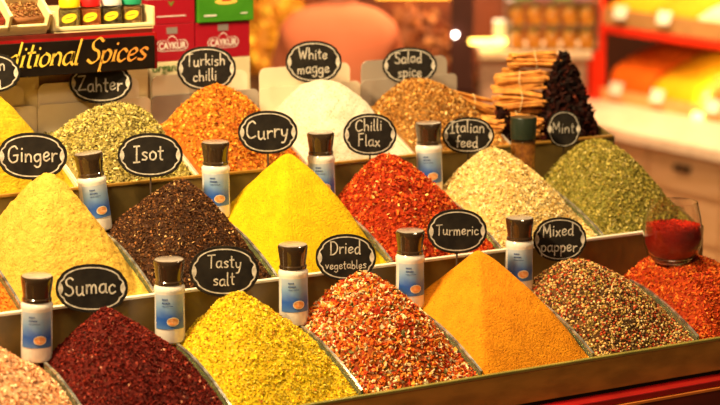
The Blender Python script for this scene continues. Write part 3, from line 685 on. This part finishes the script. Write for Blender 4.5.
for i, (x, y, z, a, b, lab) in enumerate(BUN):
    q = i % 2; o = protos[q] if not used[q] else copy_tree(protos[q]); used[q] = 1
    o.location = (x, y, z); o.rotation_euler = (.7*i, b+(.10, -.12, -.06, .10)[i % 4], a); tag(o, lab, 'cinnamon bundle', 'tied cinnamon bundles')
def knob_pile(name, label, cx, cy, z0, H, R_, n, size, pal, base, e=1.0):
    prof = [(R_*.96*(1-i/10)**e+.001, z0+H*.96*i/10) for i in range(11)]
    mb = MB().lathe(prof, 24, (cx, cy, 0)); cen = []
    for i in range(n):
        t = 1-math.sqrt(random.random()); rr = R_*(1-t)**e*random.uniform(.85, 1.1)+random.uniform(0, .004); a = random.uniform(0, 2*math.pi)
        cen.append((cx+rr*math.cos(a), cy+rr*math.sin(a), z0+H*t))
    s_ = size*rng.uniform(.6, 1.25, (n, 1))*rng.uniform(.7, 1.2, (n, 3))
    return surf_mesh(name, label, 'spice heap', mb.v, mb.f, [base, GM], len(mb.f), [(np.array(cen), 'flake', s_, pick(pal, n), None)])
DP = [((.016, .003, .002), 5), ((.038, .005, .002), 3), ((.008, .003, .002), 3), ((.09, .015, .006), .4)]
db = mat('dark_pod', (.015, .004, .003), .8, spec=.05)
knob_pile('dried_pod_pile', 'tall knobbly pile of almost black dried red pods behind the Mint sign', 1.262, .402, rz(2)-.055, .212, .074, 1700, .0125, DP, db, .75)
knob_pile('dried_pod_pile', 'small dark clump of dried pods between the cinnamon bundles', 1.105, .385, rz(2)-.055, .125, .030, 300, .010, DP, db, .6)

# ================================================================== RACK, SHOP BOARD, JARS (upper left)
RX = 0.434
rack = thing('spice_rack', 'cream wooden tray rack of herb compartments above the black shop board', 'rack', (-0.05, 0.60, 0.20))
TILT = [0]
def tl(v):
    a, b, c = v; t = TILT[0]; y = b-.50; z = c-.434
    return (a, .50+y*math.cos(t)-z*math.sin(t), .434+y*math.sin(t)+z*math.cos(t))
def rk(mb, n, m, par=rack, bevel=0.0):
    if TILT[0]: mb.v = [tl(q) for q in mb.v]
    mb.v = [(a+.05, b-.60, c-.20) for a, b, c in mb.v]; return mb.build(n, m, par, bevel=bevel)
rk(MB().box((RX/2-.2, .645, .290), (RX+.38, .16, .25)), 'rack_body', M['tan_card'])
for px in (-.02, .20, .41): rk(MB().box((px, .562, .315), (.085 if px > .1 else .06, .008, .20)), 'cream_panel', M['cream_wood'])
rk(MB().box((RX/2-.2, .600, .4255), (RX+.40, .206, .011)), 'red_shelf', M['dark_red'], bevel=.001)
# left tray with compartments
def tray(xa, xb, nc, nr, zt, lab, depth=.165):
    rk(MB().box(((xa+xb)/2, .50+depth/2, zt+.003), (xb-xa, depth, .006)), 'tray_bottom', M['cream_wood'], bevel=.001)
    rk(MB().box(((xa+xb)/2, .503, zt+.006), (xb-xa, .006, .010 if nc == 1 else .020)), 'tray_front', M['cream_wood'], bevel=.002)
    for X in [xa+(xb-xa)*i/nc for i in range(nc+1)]:
        rk(MB().box((X, .50+depth/2, zt+.022), (.006, depth, .034)), 'tray_side', M['cream_wood'], bevel=.001)
    for j in range(1, nr+1): rk(MB().box(((xa+xb)/2, .50+depth*j/nr, zt+.022), (xb-xa, .005, .034)), 'tray_crossbar', M['cream_wood'])
TILT[0] = R(32); tray(-.12, .236, 5, 3, .434, 'left'); TILT[0] = 0; tray(.250, .438, 1, 1, .430, 'right', .10); TILT[0] = R(32)
herbs = [((.30, .12, .04), (.5, .3, .1)), ((.28, .26, .12), (.5, .48, .3)), ((.35, .05, .03), (.2, .1, .03)), ((.55, .40, .15), (.3, .2, .08))]
i = 0
for a in range(5):
    for j in range(3):
        xa = -.12+.356*a/5+.005; xb = xa+.061; ya = .512+.055*j; yb = ya+.043; c1, c2 = herbs[(a*2+j) % 4]
        mb = MB().box(((xa+xb)/2, (ya+yb)/2, .450), (xb-xa, yb-ya, .016)); n = 260
        cen = np.stack([rng.uniform(xa+.003, xb-.003, n), rng.uniform(ya+.003, yb-.003, n), rng.uniform(.458, .462, n)], 1)
        mb.v = [tl(q) for q in mb.v]; cen = np.array([tl(q) for q in cen])
        nm = ['crushed', 'pale green', 'reddish', 'straw-coloured'][(a*2+j) % 4]
        o = surf_mesh('herb_portion', f'{nm} dried herbs in compartment {["one","two","three","four","five"][a]} from the left, {["front","middle","rear"][j]} row of the cream tray', 'herbs', mb.v, mb.f, [mat('herb', c1, .8), GM], 6,
            [(cen, 'needle', np.array([[.007, .002, .002]])*rng.uniform(.6, 1.2, (n, 1)), pick([(c1, 3), (c2, 3)], n), .5)])
        o['group'] = 'herbs in the cream tray'
# shop board
bd = thing('shop_board', 'long black board reading Traditional Spices with red edge, under the cream rack', 'sign board', (0.2, .492, .3895))
bw0, bw1 = -.15, RX
MB().box(((bw0+bw1)/2-.2, 0, 0), (bw1-bw0, .008, .058)).build('board', M['black_board'], bd, bevel=.001)
MB().box(((bw0+bw1)/2-.2+.004, .006, .002), (bw1-bw0+.008, .005, .064)).build('red_edge', M['red_gloss'], bd)
mb = MB(); sz = .0425; tx_ = 'Traditional Spices'
wd = 0
probe = MB(); endx = lettering(probe, tx_, 0, 0, sz, 0, slant=.32, sp=.02)
so = lettering(mb, tx_, (.423-.2)-endx-.006, -.012, sz, -.0042, thick=.085, slant=.32, nib=R(35), sp=.02, depth=.0005, serif=True)
lt = mb.build('lettering', M['gold'], bd)
# four jars with coloured caps
yl = mat('yellow_label', (.88, .66, .02), .4, c2=(.84, .60, .02)); lbk = mat('label_ink', (.10, .12, .03), .5)
def small_jar(x, capc, cont, lab):
    t = thing('spice_jar', lab, 'jar', (x, .535, .4365), -.45, 'small jars in the cream rack'); t.scale = (1.20, 1.17, 1.02)
    bx = lambda a, b, z0, z1, r_: [(sx, sy, z) for z in (z0, z1) for sx, sy in ((-a, -b), (a, -b), (a, b), (-a, b))]
    MB().box((0, 0, .017), (.031, .031, .034)).build('jar_body', M['glass'], t, bevel=.004)
    MB().box((0, 0, .0165), (.0275, .0275, .029)).build('jar_content', cont, t, bevel=.003)
    MB().lathe([(.012, .033), (.0150, .035), (.0155, .048), (.0145, .050)], 24).build('cap', capc, t, smooth=True)
    pts = [(.0105*math.cos(q)+.0, .0075*math.sin(q)+.017+.0030*math.cos(q)) for q in [i*math.pi/10 for i in range(20)]]
    MB().prism(pts, 'y', -.0164, -.0158).build('oval_label', yl, t)
    MB().box((0, -.0166, .017), (.012, .0004, .0016), rot=Matrix.Rotation(-.25, 3, 'Y')).build('label_print', lbk, t)
small_jar(.294, mat('yellow_cap', (.85, .62, .01), .35), mat('jar_herb_olive', (.30, .22, .05), .7, c2=(.15, .10, .03), scale=200), 'small spice jar with yellow cap in the cream rack')
small_jar(.333, mat('red_cap', (.65, .012, .012), .35), mat('jar_spice_rust', (.50, .12, .02), .7, c2=(.35, .07, .01), scale=200), 'small spice jar with red cap in the cream rack')
small_jar(.373, mat('white_cap', (.80, .78, .74), .35), mat('jar_pepper_dark', (.16, .12, .05), .7, c2=(.05, .03, .02), scale=200), 'small spice jar with white cap in the cream rack')
small_jar(.412, mat('green_cap', (.02, .32, .16), .35), mat('jar_herb_brown', (.36, .20, .06), .7, c2=(.2, .1, .03), scale=200), 'small spice jar with green cap in the cream rack')

# tea packets
pr = mat('crimson_packet', (.34, .006, .018), .35, c2=(.30, .005, .014), scale=4, coat=.2); pw = mat('packet_white', (.85, .80, .74), .5); pc = mat('packet_cream', (.72, .60, .36), .5)
pg = mat('packet_green', (.06, .26, .015), .35, c2=(.04, .20, .01), coat=.3); pt = mat('print_green', (.05, .16, .03), .5); silver = mat('tax_sticker', (.42, .36, .34), .3, .5)
def packet(xa, xb, z0, z1, lab, kind, y=.70, dep=.06):
    t = thing('tea_packet', lab, 'tea packet', ((xa+xb)/2, y, z0)); W_ = xb-xa; H_ = z1-z0
    if kind == 'red':
        zc = .343-z0
        MB().box((0, dep/2, (zc+H_)/2), (W_, dep, H_-zc)).build('packet_front', pr, t, bevel=.0012)
        MB().box((0, dep/2, zc/2), (W_, dep, zc)).build('packet_base', pc, t, bevel=.0012)
        MB().box((0.0, -.0004, zc+.058), (.022, .0008, .012)).build('silver_sticker', silver, t)
        # pill-shaped emblem with tab
        pts = []
        hw, hh = .033, .0105
        for i in range(9): a = -math.pi/2+i*math.pi/8; pts.append((hw-hh+hh*math.cos(a), zc+.030+hh*math.sin(a)))
        for i in range(9): a = i*math.pi/8; pts.append((.009*math.cos(a), zc+.0395+.009*math.sin(a)))
        for i in range(9): a = math.pi/2+i*math.pi/8; pts.append((-hw+hh+hh*math.cos(a), zc+.030+hh*math.sin(a)))
        n = len(pts); c0 = (0, zc+.031); inner = [(c0[0]+(p_[0]-c0[0])*.955, c0[1]+(p_[1]-c0[1])*.91) for p_ in pts]
        MB().add([(a, -.0006, b) for a, b in pts]+[(a, -.0006, b) for a, b in inner], [(i, (i+1) % n, n+(i+1) % n, n+i) for i in range(n)]).build('emblem_outline', pw, t)
        font_mesh('brand_lettering', 'ÇAYKUR', .0178, pw, t, (0, -.0009, zc+.0238), bold=.0003, sx=.80, extrude=.0002)
        font_mesh('product_lettering', 'organik', .022, pt, t, (-.010, -.0008, zc-.018), bold=.0001)
        font_mesh('product_lettering', 'Hemşin', .015, mat('print_brown', (.22, .12, .04), .5), t, (-.004, -.0008, zc-.034), shear=.3)
    elif kind == 'red_top':
        MB().box((0, dep/2, H_*.27), (W_, dep, H_*.54)).build('packet_front', pr, t, bevel=.001)
        MB().box((0, dep/2, H_*.77), (W_, dep, H_*.46)).build('packet_band', pc, t, bevel=.001)
        font_mesh('product_lettering', 'Hemşin', .016, mat('print_brown', (.22, .12, .04), .5), t, (-.006, -.0008, H_*.62), shear=.3)
        MB().prism([(-.0035, H_*.44), (-.006, H_*.5), (-.0015, H_*.47), (0, H_*.38)], 'y', -.0008, 0).build('leaf_print', mat('leaf_green', (.10, .30, .03), .5), t)
        MB().prism([(.0035, H_*.44), (.006, H_*.5), (.0015, H_*.47), (0, H_*.38)], 'y', -.0008, 0).build('leaf_print', mat('leaf_green', (.10, .30, .03), .5), t)
        MB().box((0, -.0004, H_*.17), (.06, .0007, .0016)).build('fine_print_line', pw, t)
    else:
        MB().box((0, dep/2, H_/2), (W_, dep, H_)).build('packet_front', pg, t, bevel=.0015)
        # tea glass on saucer print
        MB().prism([(.024*math.cos(q*.3), H_*.44+.006*math.sin(q*.3)) for q in range(21)], 'y', -.0006, 0).build('saucer_print', mat('saucer_gold', (.8, .55, .1), .5), t)
        MB().prism([(-.010, H_*.45), (.010, H_*.45), (.007, H_*.65), (.012, H_*.92), (-.012, H_*.92), (-.007, H_*.65)], 'y', -.0010, -.0005).build('tea_glass_print', mat('tea_red', (.55, .02, .01), .4), t)
        MB().box((-.034, -.0005, H_*.15), (.026, .0008, .003)).build('fine_print_line', pw, t)
        MB().box((.038, -.0005, H_*.17), (.014, .0008, .002)).build('fine_print_line', pw, t)
ZS = rz(2)-.0195
packet(.523, .618, ZS, .413, 'red tea packet standing left, partly behind the Turkish chilli sign', 'red')
packet(.620, .736, ZS, .412, 'red tea packet standing right, carrying the green packet', 'red')
packet(.520, .619, .4135, .500, 'red and cream tea packet lying on top of the left red packet', 'red_top', dep=.058)
packet(.624, .742, .4125, .500, 'green tea packet with a tea glass picture on top of the right red packet', 'green', y=.695)

# ================================================================== BACKGROUND: right counter (face towards -X)
M['blond'] = mat('blond_wood', (.76, .47, .26), .45, c2=(.68, .40, .20), scale=5, stretch=(3, 1, 6), coat=.2)
M['pink_ledge'] = mat('pale_ledge', (.86, .66, .50), .4); M['hdl'] = mat('dark_handle', (.07, .04, .025), .4, .5)
M['red_frame'] = mat('red_case_frame', (.80, .03, .01), .3, coat=.4); M['brown_case'] = mat('brown_case_board', (.42, .22, .08), .5)
M['card'] = mat('price_card', (.88, .82, .70), .6)
Y0, Y1 = 1.9, 3.95
cn = thing('spice_counter', 'blond wood counter with drawers and red-framed spice case in the right background', 'counter', (3.65, 3.0, FLOOR))
def cp(mb, n, m, par=None, bevel=0):
    mb.v = [(a-3.65, b-3.0, c-FLOOR) for a, b, c in mb.v]; return mb.build(n, m, par or cn, bevel=bevel)
cp(MB().box((4.15, (Y0+Y1)/2, (FLOOR-.40)/2), (.96, Y1-Y0, -.40-FLOOR)), 'cabinet_body', M['blond'])
cp(MB().box((4.12, (Y0+Y1)/2, -.372), (1.04, Y1-Y0+.04, .045)), 'pale_ledge', M['pink_ledge'], bevel=.006)
for i in range(5):
    yc = Y0+(i+.5)*(Y1-Y0)/5
    for z0, z1 in ((-.545, -.405), (-.715, -.56), (-.90, -.73)):
        dr = cp(MB().box((3.662, yc, (z0+z1)/2), (.018, (Y1-Y0)/5-.02, z1-z0-.006)), 'drawer', M['blond'], bevel=.003)
        o = MB().box((3.645-3.65, yc-3.0, (z0+z1)/2+.02-FLOOR), (.018, .085, .022)).build('handle', M['hdl'], dr, bevel=.003)
# case: end post, shelf bars, brown front bands
cp(MB().box((4.02, 3.93, .0), (.05, .05, .72)), 'red_post', M['red_frame'])
cp(MB().box((4.04, (Y0+3.90)/2, -.062), (.03, 3.90-Y0, .030)), 'red_shelf_bar', M['red_frame'])
cp(MB().box((4.32, (Y0+3.90)/2, -.075), (.55, 3.90-Y0, .012)), 'upper_shelf', M['brown_case'])
cp(MB().box((4.03, (Y0+3.90)/2, -.012), (.012, 3.90-Y0, .065)), 'upper_front_band', M['brown_case'])
cp(MB().box((4.03, (Y0+3.90)/2, -.325), (.012, 3.90-Y0, .05)), 'lower_front_band', mat('orange_brown_board', (.72, .40, .14), .5))
cp(MB().box((4.60, (Y0+3.93)/2, .0), (.02, 3.93-Y0, .72)), 'case_back', mat('amber_back', (.75, .42, .10), .5))
def wedge(name, lab, ya, yb, x0_, x1_, z0, z1, c, c2, pal=None, n=0, zlow=None, ex=.85):
    """sloping tray of spice, low at the front (x0), high at the back"""
    vs = []; fs = []; nx, ny = 16, 12; zl = zlow if zlow is not None else z0-.03
    for i in range(nx+1):
        for j in range(ny+1):
            x = x0_+(x1_-x0_)*i/nx; y = ya+(yb-ya)*j/ny; e = math.sin(math.pi*j/ny)*.03*math.sin(math.pi*min(1, i/nx+.1))
            vs.append((x, y, z0+(z1-z0)*(i/nx)**ex+e+noise.noise(Vector((x*20, y*20, 0)))*.006))
    for i in range(nx):
        for j in range(ny): a = i*(ny+1)+j; fs.append((a, a+ny+1, a+ny+2, a+1))
    ring = [j for j in range(ny+1)]+[i*(ny+1)+ny for i in range(1, nx+1)]+[nx*(ny+1)+j for j in range(ny-1, -1, -1)]+[i*(ny+1) for i in range(nx-1, 0, -1)]
    b0 = len(vs); vs += [(vs[i][0], vs[i][1], zl) for i in ring]; m_ = len(ring)
    fs += [(ring[i], ring[(i+1) % m_], b0+(i+1) % m_, b0+i) for i in range(m_)]; fs.append(tuple(b0+i for i in range(m_)))
    gr = []
    if pal:
        X = rng.uniform(x0_+.01, x1_-.01, n); Y = rng.uniform(ya+.01, yb-.01, n)
        Z = z0+(z1-z0)*((X-x0_)/(x1_-x0_))**ex+.03*np.sin(np.pi*(Y-ya)/(yb-ya))*np.sin(np.pi*np.minimum(1, (X-x0_)/(x1_-x0_)+.1))
        gr = [(np.stack([X, Y, Z], 1), 'flake', np.array([[.028, .020, .012]])*rng.uniform(.6, 1.3, (n, 1)), pick(pal, n), None)]
    return surf_mesh(name, lab, 'spice heap', vs, fs, [powder_mat(name+'_stuff', c, c2), GM], len(fs), gr)
low = [(3.63, 3.89, 'orange_spice_tray', 'deep orange spice heap in the background case by the red post', (.85, .16, .008), (.72, .10, .005), None),
       (3.35, 3.62, 'yellow_spice_tray', 'glowing yellow spice heap in the middle of the background case', (.90, .50, .01), (.82, .38, .008), None),
       (3.07, 3.34, 'brown_herb_tray', 'brown and orange dried pieces in the background case at the right edge', (.65, .30, .05), (.35, .12, .02), [((.55, .22, .04), 3), ((.25, .08, .02), 2), ((.85, .50, .12), 2)]),
       (2.79, 3.06, 'red_spice_tray', 'red spice heap in the background case beyond the right edge', (.6, .06, .01), (.45, .03, .01), None)]
for ya, yb, nm, lab, c, c2, pal in low: wedge(nm, lab, ya, yb, 4.045, 4.50, -.31, -.105, c, c2, pal, 260, zlow=-.349, ex=.34 if yb > 3.8 else .5)
for ya, yb, nm, lab, c, c2 in [(3.63, 3.89, 'yellow_spice_tray', 'yellow spice heap on the upper shelf by the red post', (.88, .42, .02), (.8, .32, .01)), (3.35, 3.62, 'orange_spice_tray', 'amber spice heap in the middle of the upper shelf', (.85, .38, .02), (.78, .26, .01)),
        (3.07, 3.34, 'cream_spice_tray', 'cream-white powder heap on the upper shelf at the right edge', (.90, .76, .52), (.85, .68, .42)), (2.79, 3.06, 'yellow_spice_tray', 'lemon yellow heap on the upper shelf beyond the right edge', (.88, .6, .02), (.8, .5, .01))]:
    wedge(nm, lab, ya, yb, 4.045, 4.50, .03, .16, c, c2, zlow=-.068)
def card(loc, lab):
    t = MB().box((0, 0, .0), (.004, .075, .050)).build('price_card', M['card'], loc=loc); t.rotation_euler = (0, R(18), 0)
    tag(t, lab, 'price card', 'price cards on the background case')
for y, z, lab in [(3.79, -.292, 'white price card in front of the deep orange heap'), (3.53, -.292, 'white price card in front of the glowing yellow heap'), (3.20, -.292, 'white price card in front of the brown dried pieces'),
                  (3.77, .012, 'white price card on the upper shelf by the red post'), (3.50, .014, 'white price card on the upper shelf, middle')]: card((4.012, y, z), lab)
def lamp_bar(loc, size, strength, lab, rot=0, c=(1, .85, .6)):
    o = MB().box((0, 0, 0), size).build('tube_lamp', mat('lamp_glow', c, .5, emit=strength), loc=loc, bevel=.004); o.rotation_euler = (0, 0, rot)
    return tag(o, lab, 'lamp')

# ================================================================== BACKGROUND: rear stall (turned towards the aisle)
st = thing('rear_stall', 'blurred wooden market stall with pale cabinet behind the cinnamon', 'stall', (2.75, 3.42, FLOOR), -.5394)
def L(s_, t_, z): # local stall coordinates -> parent space
    return (s_, t_, z-FLOOR)
def sp_(c, size, n, m, bevel=0, par=st): return MB().box(L(*c), size).build(n, m, par, bevel=bevel)
M['dkwood'] = mat('dark_red_wood', (.16, .04, .015), .5, c2=(.10, .025, .01), scale=6); M['pinkcab'] = mat('pale_pink_cabinet', (.78, .50, .36), .5, c2=(.72, .42, .28), scale=3)
sp_((.08, .35, -.56), (.44, .55, .74), 'stall_body', M['dkwood'])
sp_((-.50, .45, -.53), (.70, .55, .80), 'stall_body', mat('brown_stall', (.22, .09, .03), .5))
sp_((.50, .28, -.50), (.38, .24, .86), 'pale_cabinet', M['pinkcab'])
for s_ in (.41, .59): sp_((s_, .154, -.45), (.16, .012, .60), 'cabinet_door', M['pinkcab'], .004)
sp_((.50, .24, -.055), (.40, .34, .03), 'worktop', mat('cream_worktop', (.85, .62, .42), .4), .004)
sp_((.24, .10, .10), (.08, .08, .56), 'dark_post', mat('dark_post', (.06, .015, .01), .5))
sp_((.05, .74, .20), (1.3, .02, .75), 'stall_backboard', mat('rust_backboard', (.22, .05, .015), .5, c2=(.10, .025, .01), scale=4))
def world(s_, t_, z):
    c, s2 = math.cos(-.5394), math.sin(-.5394)
    return (2.75+s_*c-t_*s2, 3.42+s_*s2+t_*c, z)
# jar shelf with two rows of five
js = thing('jar_shelf', 'two-tier metal shelf holding the yellow-lidded jars', 'shelf', world(.56, .13, -.04), -.5394)
for z in (.002, .085, .170): MB().box((0, 0, z), (.33, .10, .006)).build('shelf_board', mat('shelf_metal', (.30, .20, .12), .4, .5), js)
for s_ in (-.162, .162): MB().box((s_, 0, .09), (.006, .10, .18)).build('side_panel', mat('shelf_side', (.22, .14, .08), .4, .3), js)
def jar10():
    t = thing('preserve_jar', '', 'jar')
    MB().lathe([(.020, 0), (.026, .003), (.027, .030), (.026, .052), (.021, .058)], 20).build('jar_body', mat('amber_preserve', (.80, .38, .05), .2, c2=(.55, .18, .02), scale=30, coat=.8), t, smooth=True)
    MB().lathe([(.023, .056), (.025, .057), (.025, .070), (.022, .072)], 20).build('lid', mat('gold_lid', (.85, .62, .18), .3, .6), t, smooth=True)
    return t
j0 = jar10(); f1 = True
for row, zz in ((0, -.035), (1, .048)):
    for i in range(5):
        o = j0 if f1 else copy_tree(j0); f1 = False
        o.location = world(.56-.124+.062*i, .115, zz)
        tag(o, f'amber jar with gold lid on the {["lower","upper"][row]} shelf, {["leftmost","second from the left","middle one","second from the right","rightmost"][i]}', 'jar', 'amber jars on the rear shelf')
for i, c in enumerate([(.25, .30, .10), (.45, .15, .20), (.30, .35, .12), (.5, .2, .25)]):
    o = MB().box((0, 0, .045), (.066, .06, .088)).build('carton', mat('carton_print', c, .5), loc=world(.455+.07*i, .13, .1343), bevel=.003); o.rotation_euler = (0, 0, -.5394)
    tag(o, f'small {["olive","plum","green","pink"][i]} carton on top of the rear jar shelf', 'carton', 'cartons above the amber jars')
# heaps on the rear stall
knob_pile('rust_spice_mound', 'blurred rust-brown mound of dried pieces right of the seated person', *world(.085, .30, 0)[:2], -.19, .30, .21, 900, .03, [((.42, .13, .04), 4), ((.65, .26, .08), 2), ((.20, .05, .02), 3)], mat('rust_base', (.30, .09, .03), .7), .6)
knob_pile('orange_fruit_mound', 'blurred yellow-orange mound left of the seated person', *world(-.44, .34, 0)[:2], -.13, .36, .20, 500, .035, [((.85, .40, .03), 4), ((.9, .55, .06), 3), ((.6, .22, .02), 2)], mat('orange_base', (.7, .3, .03), .7), .7)
sp_((-.60, .50, .10), (.14, .14, .46), 'green_crate', mat('green_crate', (.05, .16, .03), .5))
lamp_bar(world(.33, .06, -.005), (.13, .02, .018), 6, 'small yellow glowing strip lamp beside the dark post in the background', -.5394, (1, .62, .10))
lamp_bar(world(.33, .20, .185), (.26, .03, .03), 10, 'white tube lamp at the top behind the cinnamon', -.5394, (1, .88, .72))
bl = MB().lathe([(.001, -.008), (.006, -.006), (.008, 0), (.006, .006), (.001, .008)], 16).build('bulb', mat('bulb_glow', (1, .9, .8), .5, emit=14), loc=world(.215, .05, .02), smooth=True)
tag(bl, 'tiny white glowing bulb on the dark post in the background', 'bulb')
lamp_bar(world(.09, .62, .115), (.30, .03, .035), 2.6, 'amber strip lamp above the rust-brown mound', -.5394, (1, .40, .04))
wb = MB().box((0, 0, .05), (.09, .08, .10)).build('white_carton', M['card'], loc=world(.40, .14, -.0395)); wb.rotation_euler = (0, 0, -.5394); tag(wb, 'white carton on the pale worktop behind the cinnamon', 'carton')

# ================================================================== PERSON seated on a stool, back to us
def skin(name, chain, m, parent=None, sub=2, root=0):
    """chain: list of (id, parent id, xyz, rx, ry)"""
    me = bpy.data.meshes.new(name); ids = {c[0]: i for i, c in enumerate(chain)}
    me.from_pydata([c[2] for c in chain], [(ids[c[1]], ids[c[0]]) for c in chain if c[1] is not None], [])
    o = bpy.data.objects.new(name, me); COL.objects.link(o)
    o.modifiers.new('skin', 'SKIN').use_smooth_shade = True
    for i, c in enumerate(chain):
        sv = me.skin_vertices[0].data[i]; sv.radius = (c[3], c[4]); sv.use_root = (i == root)
    s_ = o.modifiers.new('sub', 'SUBSURF'); s_.levels = sub; s_.render_levels = sub
    dg = bpy.context.evaluated_depsgraph_get(); m2 = bpy.data.meshes.new_from_object(o.evaluated_get(dg)); bpy.data.objects.remove(o)
    m2.materials.clear(); m2.materials.append(m); m2.shade_smooth()
    o = bpy.data.objects.new(name, m2); COL.objects.link(o)
    if parent: o.parent = parent
    return o
PX, PY = 2.085, 2.67
pz = -.30   # local z of hips above floor handled below
person = thing('person', 'person in a salmon T-shirt seated with their back to the stand', 'person', (PX, PY, FLOOR), -.5394)
M['skin'] = mat('skin', (.50, .16, .08), .5, c2=(.45, .14, .07)); M['shirt'] = mat('salmon_cotton', (.90, .26, .13), .8, c2=(.86, .22, .10), scale=5, bump=.2)
M['jean'] = mat('dark_trousers', (.05, .05, .08), .8); M['hair'] = mat('dark_hair', (.03, .015, .01), .6)
C = [('hip', None, (0, 0, .60), .15, .12), ('waist', 'hip', (0, .01, .76), .135, .105), ('chest', 'waist', (0, .04, .94), .15, .11), ('top', 'chest', (0, .06, 1.06), .10, .08),
     ('neck', 'top', (0, .075, 1.14), .052, .055), ('neck2', 'neck', (0, .09, 1.21), .052, .056), ('head', 'neck2', (0, .105, 1.30), .078, .095), ('crown', 'head', (0, .10, 1.38), .055, .07)]
for s_ in (-1, 1):
    n = 'L' if s_ < 0 else 'R'
    C += [(n+'sh', 'top', (s_*.125, .06, 1.01), .058, .06), (n+'el', n+'sh', (s_*.175, .16, .82), .042, .042), (n+'fo', n+'el', (s_*.15, .30, .80), .034, .034), (n+'wr', n+'fo', (s_*.10, .40, .82), .026, .022), (n+'pa', n+'wr', (s_*.09, .46, .82), .034, .016)]
    for j, (dx, ln) in enumerate(((-.028, .062), (-.010, .074), (.010, .080), (.028, .072))):
        b = (s_*.09+dx, .49, .82); C += [(n+'f%d' % j, n+'pa', b, .0095, .0095), (n+'g%d' % j, n+'f%d' % j, (b[0], .49+ln*.6, .815), .0085, .0085), (n+'h%d' % j, n+'g%d' % j, (b[0], .49+ln, .795), .007, .007)]
    C += [(n+'t0', n+'wr', (s_*.055, .435, .815), .011, .011), (n+'t1', n+'t0', (s_*.035, .475, .805), .009, .009)]
    C += [(n+'hp', 'hip', (s_*.09, .04, .56), .085, .085), (n+'kn', n+'hp', (s_*.13, .42, .56), .062, .062), (n+'cf', n+'kn', (s_*.13, .44, .34), .052, .052), (n+'an', n+'cf', (s_*.13, .42, .10), .036, .036), (n+'ft', n+'an', (s_*.13, .52, .04), .038, .03)]
skin('body', C, M['skin'], person, 2)
T = [('hip', None, (0, 0, .58), .165, .135), ('waist', 'hip', (0, .0, .76), .150, .120), ('chest', 'waist', (0, .035, .94), .165, .140), ('top', 'chest', (0, .055, 1.07), .165, .140), ('nk', 'top', (0, .068, 1.165), .105, .10)]
for s_ in (-1, 1):
    n = 'L' if s_ < 0 else 'R'; T += [(n+'sh', 'top', (s_*.125, .06, 1.03), .075, .080), (n+'el', n+'sh', (s_*.165, .125, .88), .062, .062)]
skin('shirt', T, M['shirt'], person, 2)
J = [('hip', None, (0, 0, .59), .155, .125)]
for s_ in (-1, 1):
    n = 'L' if s_ < 0 else 'R'; J += [(n+'hp', 'hip', (s_*.09, .06, .565), .098, .095), (n+'kn', n+'hp', (s_*.13, .42, .565), .076, .076), (n+'cf', n+'kn', (s_*.13, .44, .34), .066, .066), (n+'an', n+'cf', (s_*.13, .42, .13), .055, .055)]
skin('trousers', J, M['jean'], person, 2)
skin('hair', [('a', None, (0, .075, 1.27), .070, .07), ('b', 'a', (0, .085, 1.34), .086, .10), ('c', 'b', (0, .095, 1.40), .062, .078)], M['hair'], person, 2)
for s_ in (-1, 1):
    MB().lathe([(.001, -.012), (.012, -.010), (.016, 0), (.012, .010), (.001, .012)], 12).build('ear', M['skin'], person, smooth=True, loc=(s_*.078, .11, 1.30)).scale = (.5, 1, 1.5)
    MB().lathe([(.001, -.012), (.010, -.007), (.012, 0), (.010, .007), (.001, .012)], 12).build('eye', M['card'], person, smooth=True, loc=(s_*.032, .188, 1.31))
    MB().box((s_*.13, .48, .03), (.10, .27, .06)).build('shoe', M['hair'], person, bevel=.02)
MB().prism([(-.012, 0), (.012, 0), (.004, .045), (-.004, .045)], 'y', .185, .215).build('nose', M['skin'], person, loc=(0, 0, 1.265), bevel=.004)
MB().box((0, .190, 1.245), (.045, .012, .010)).build('mouth', mat('lips', (.5, .12, .09), .5), person, bevel=.003)
stool = thing('stool', 'round dark stool under the seated person', 'stool', (PX, PY, FLOOR), -.5394)
MB().lathe([(.16, .400), (.17, .405), (.17, .430), (.15, .440)], 32).build('seat', M['dkwood'], stool, smooth=True)
for a in range(4):
    q = a*math.pi/2+.785; MB().tube([(.13*math.cos(q), .13*math.sin(q), .405), (.17*math.cos(q), .17*math.sin(q), 0)], .014, 10).build('leg', M['dkwood'], stool)
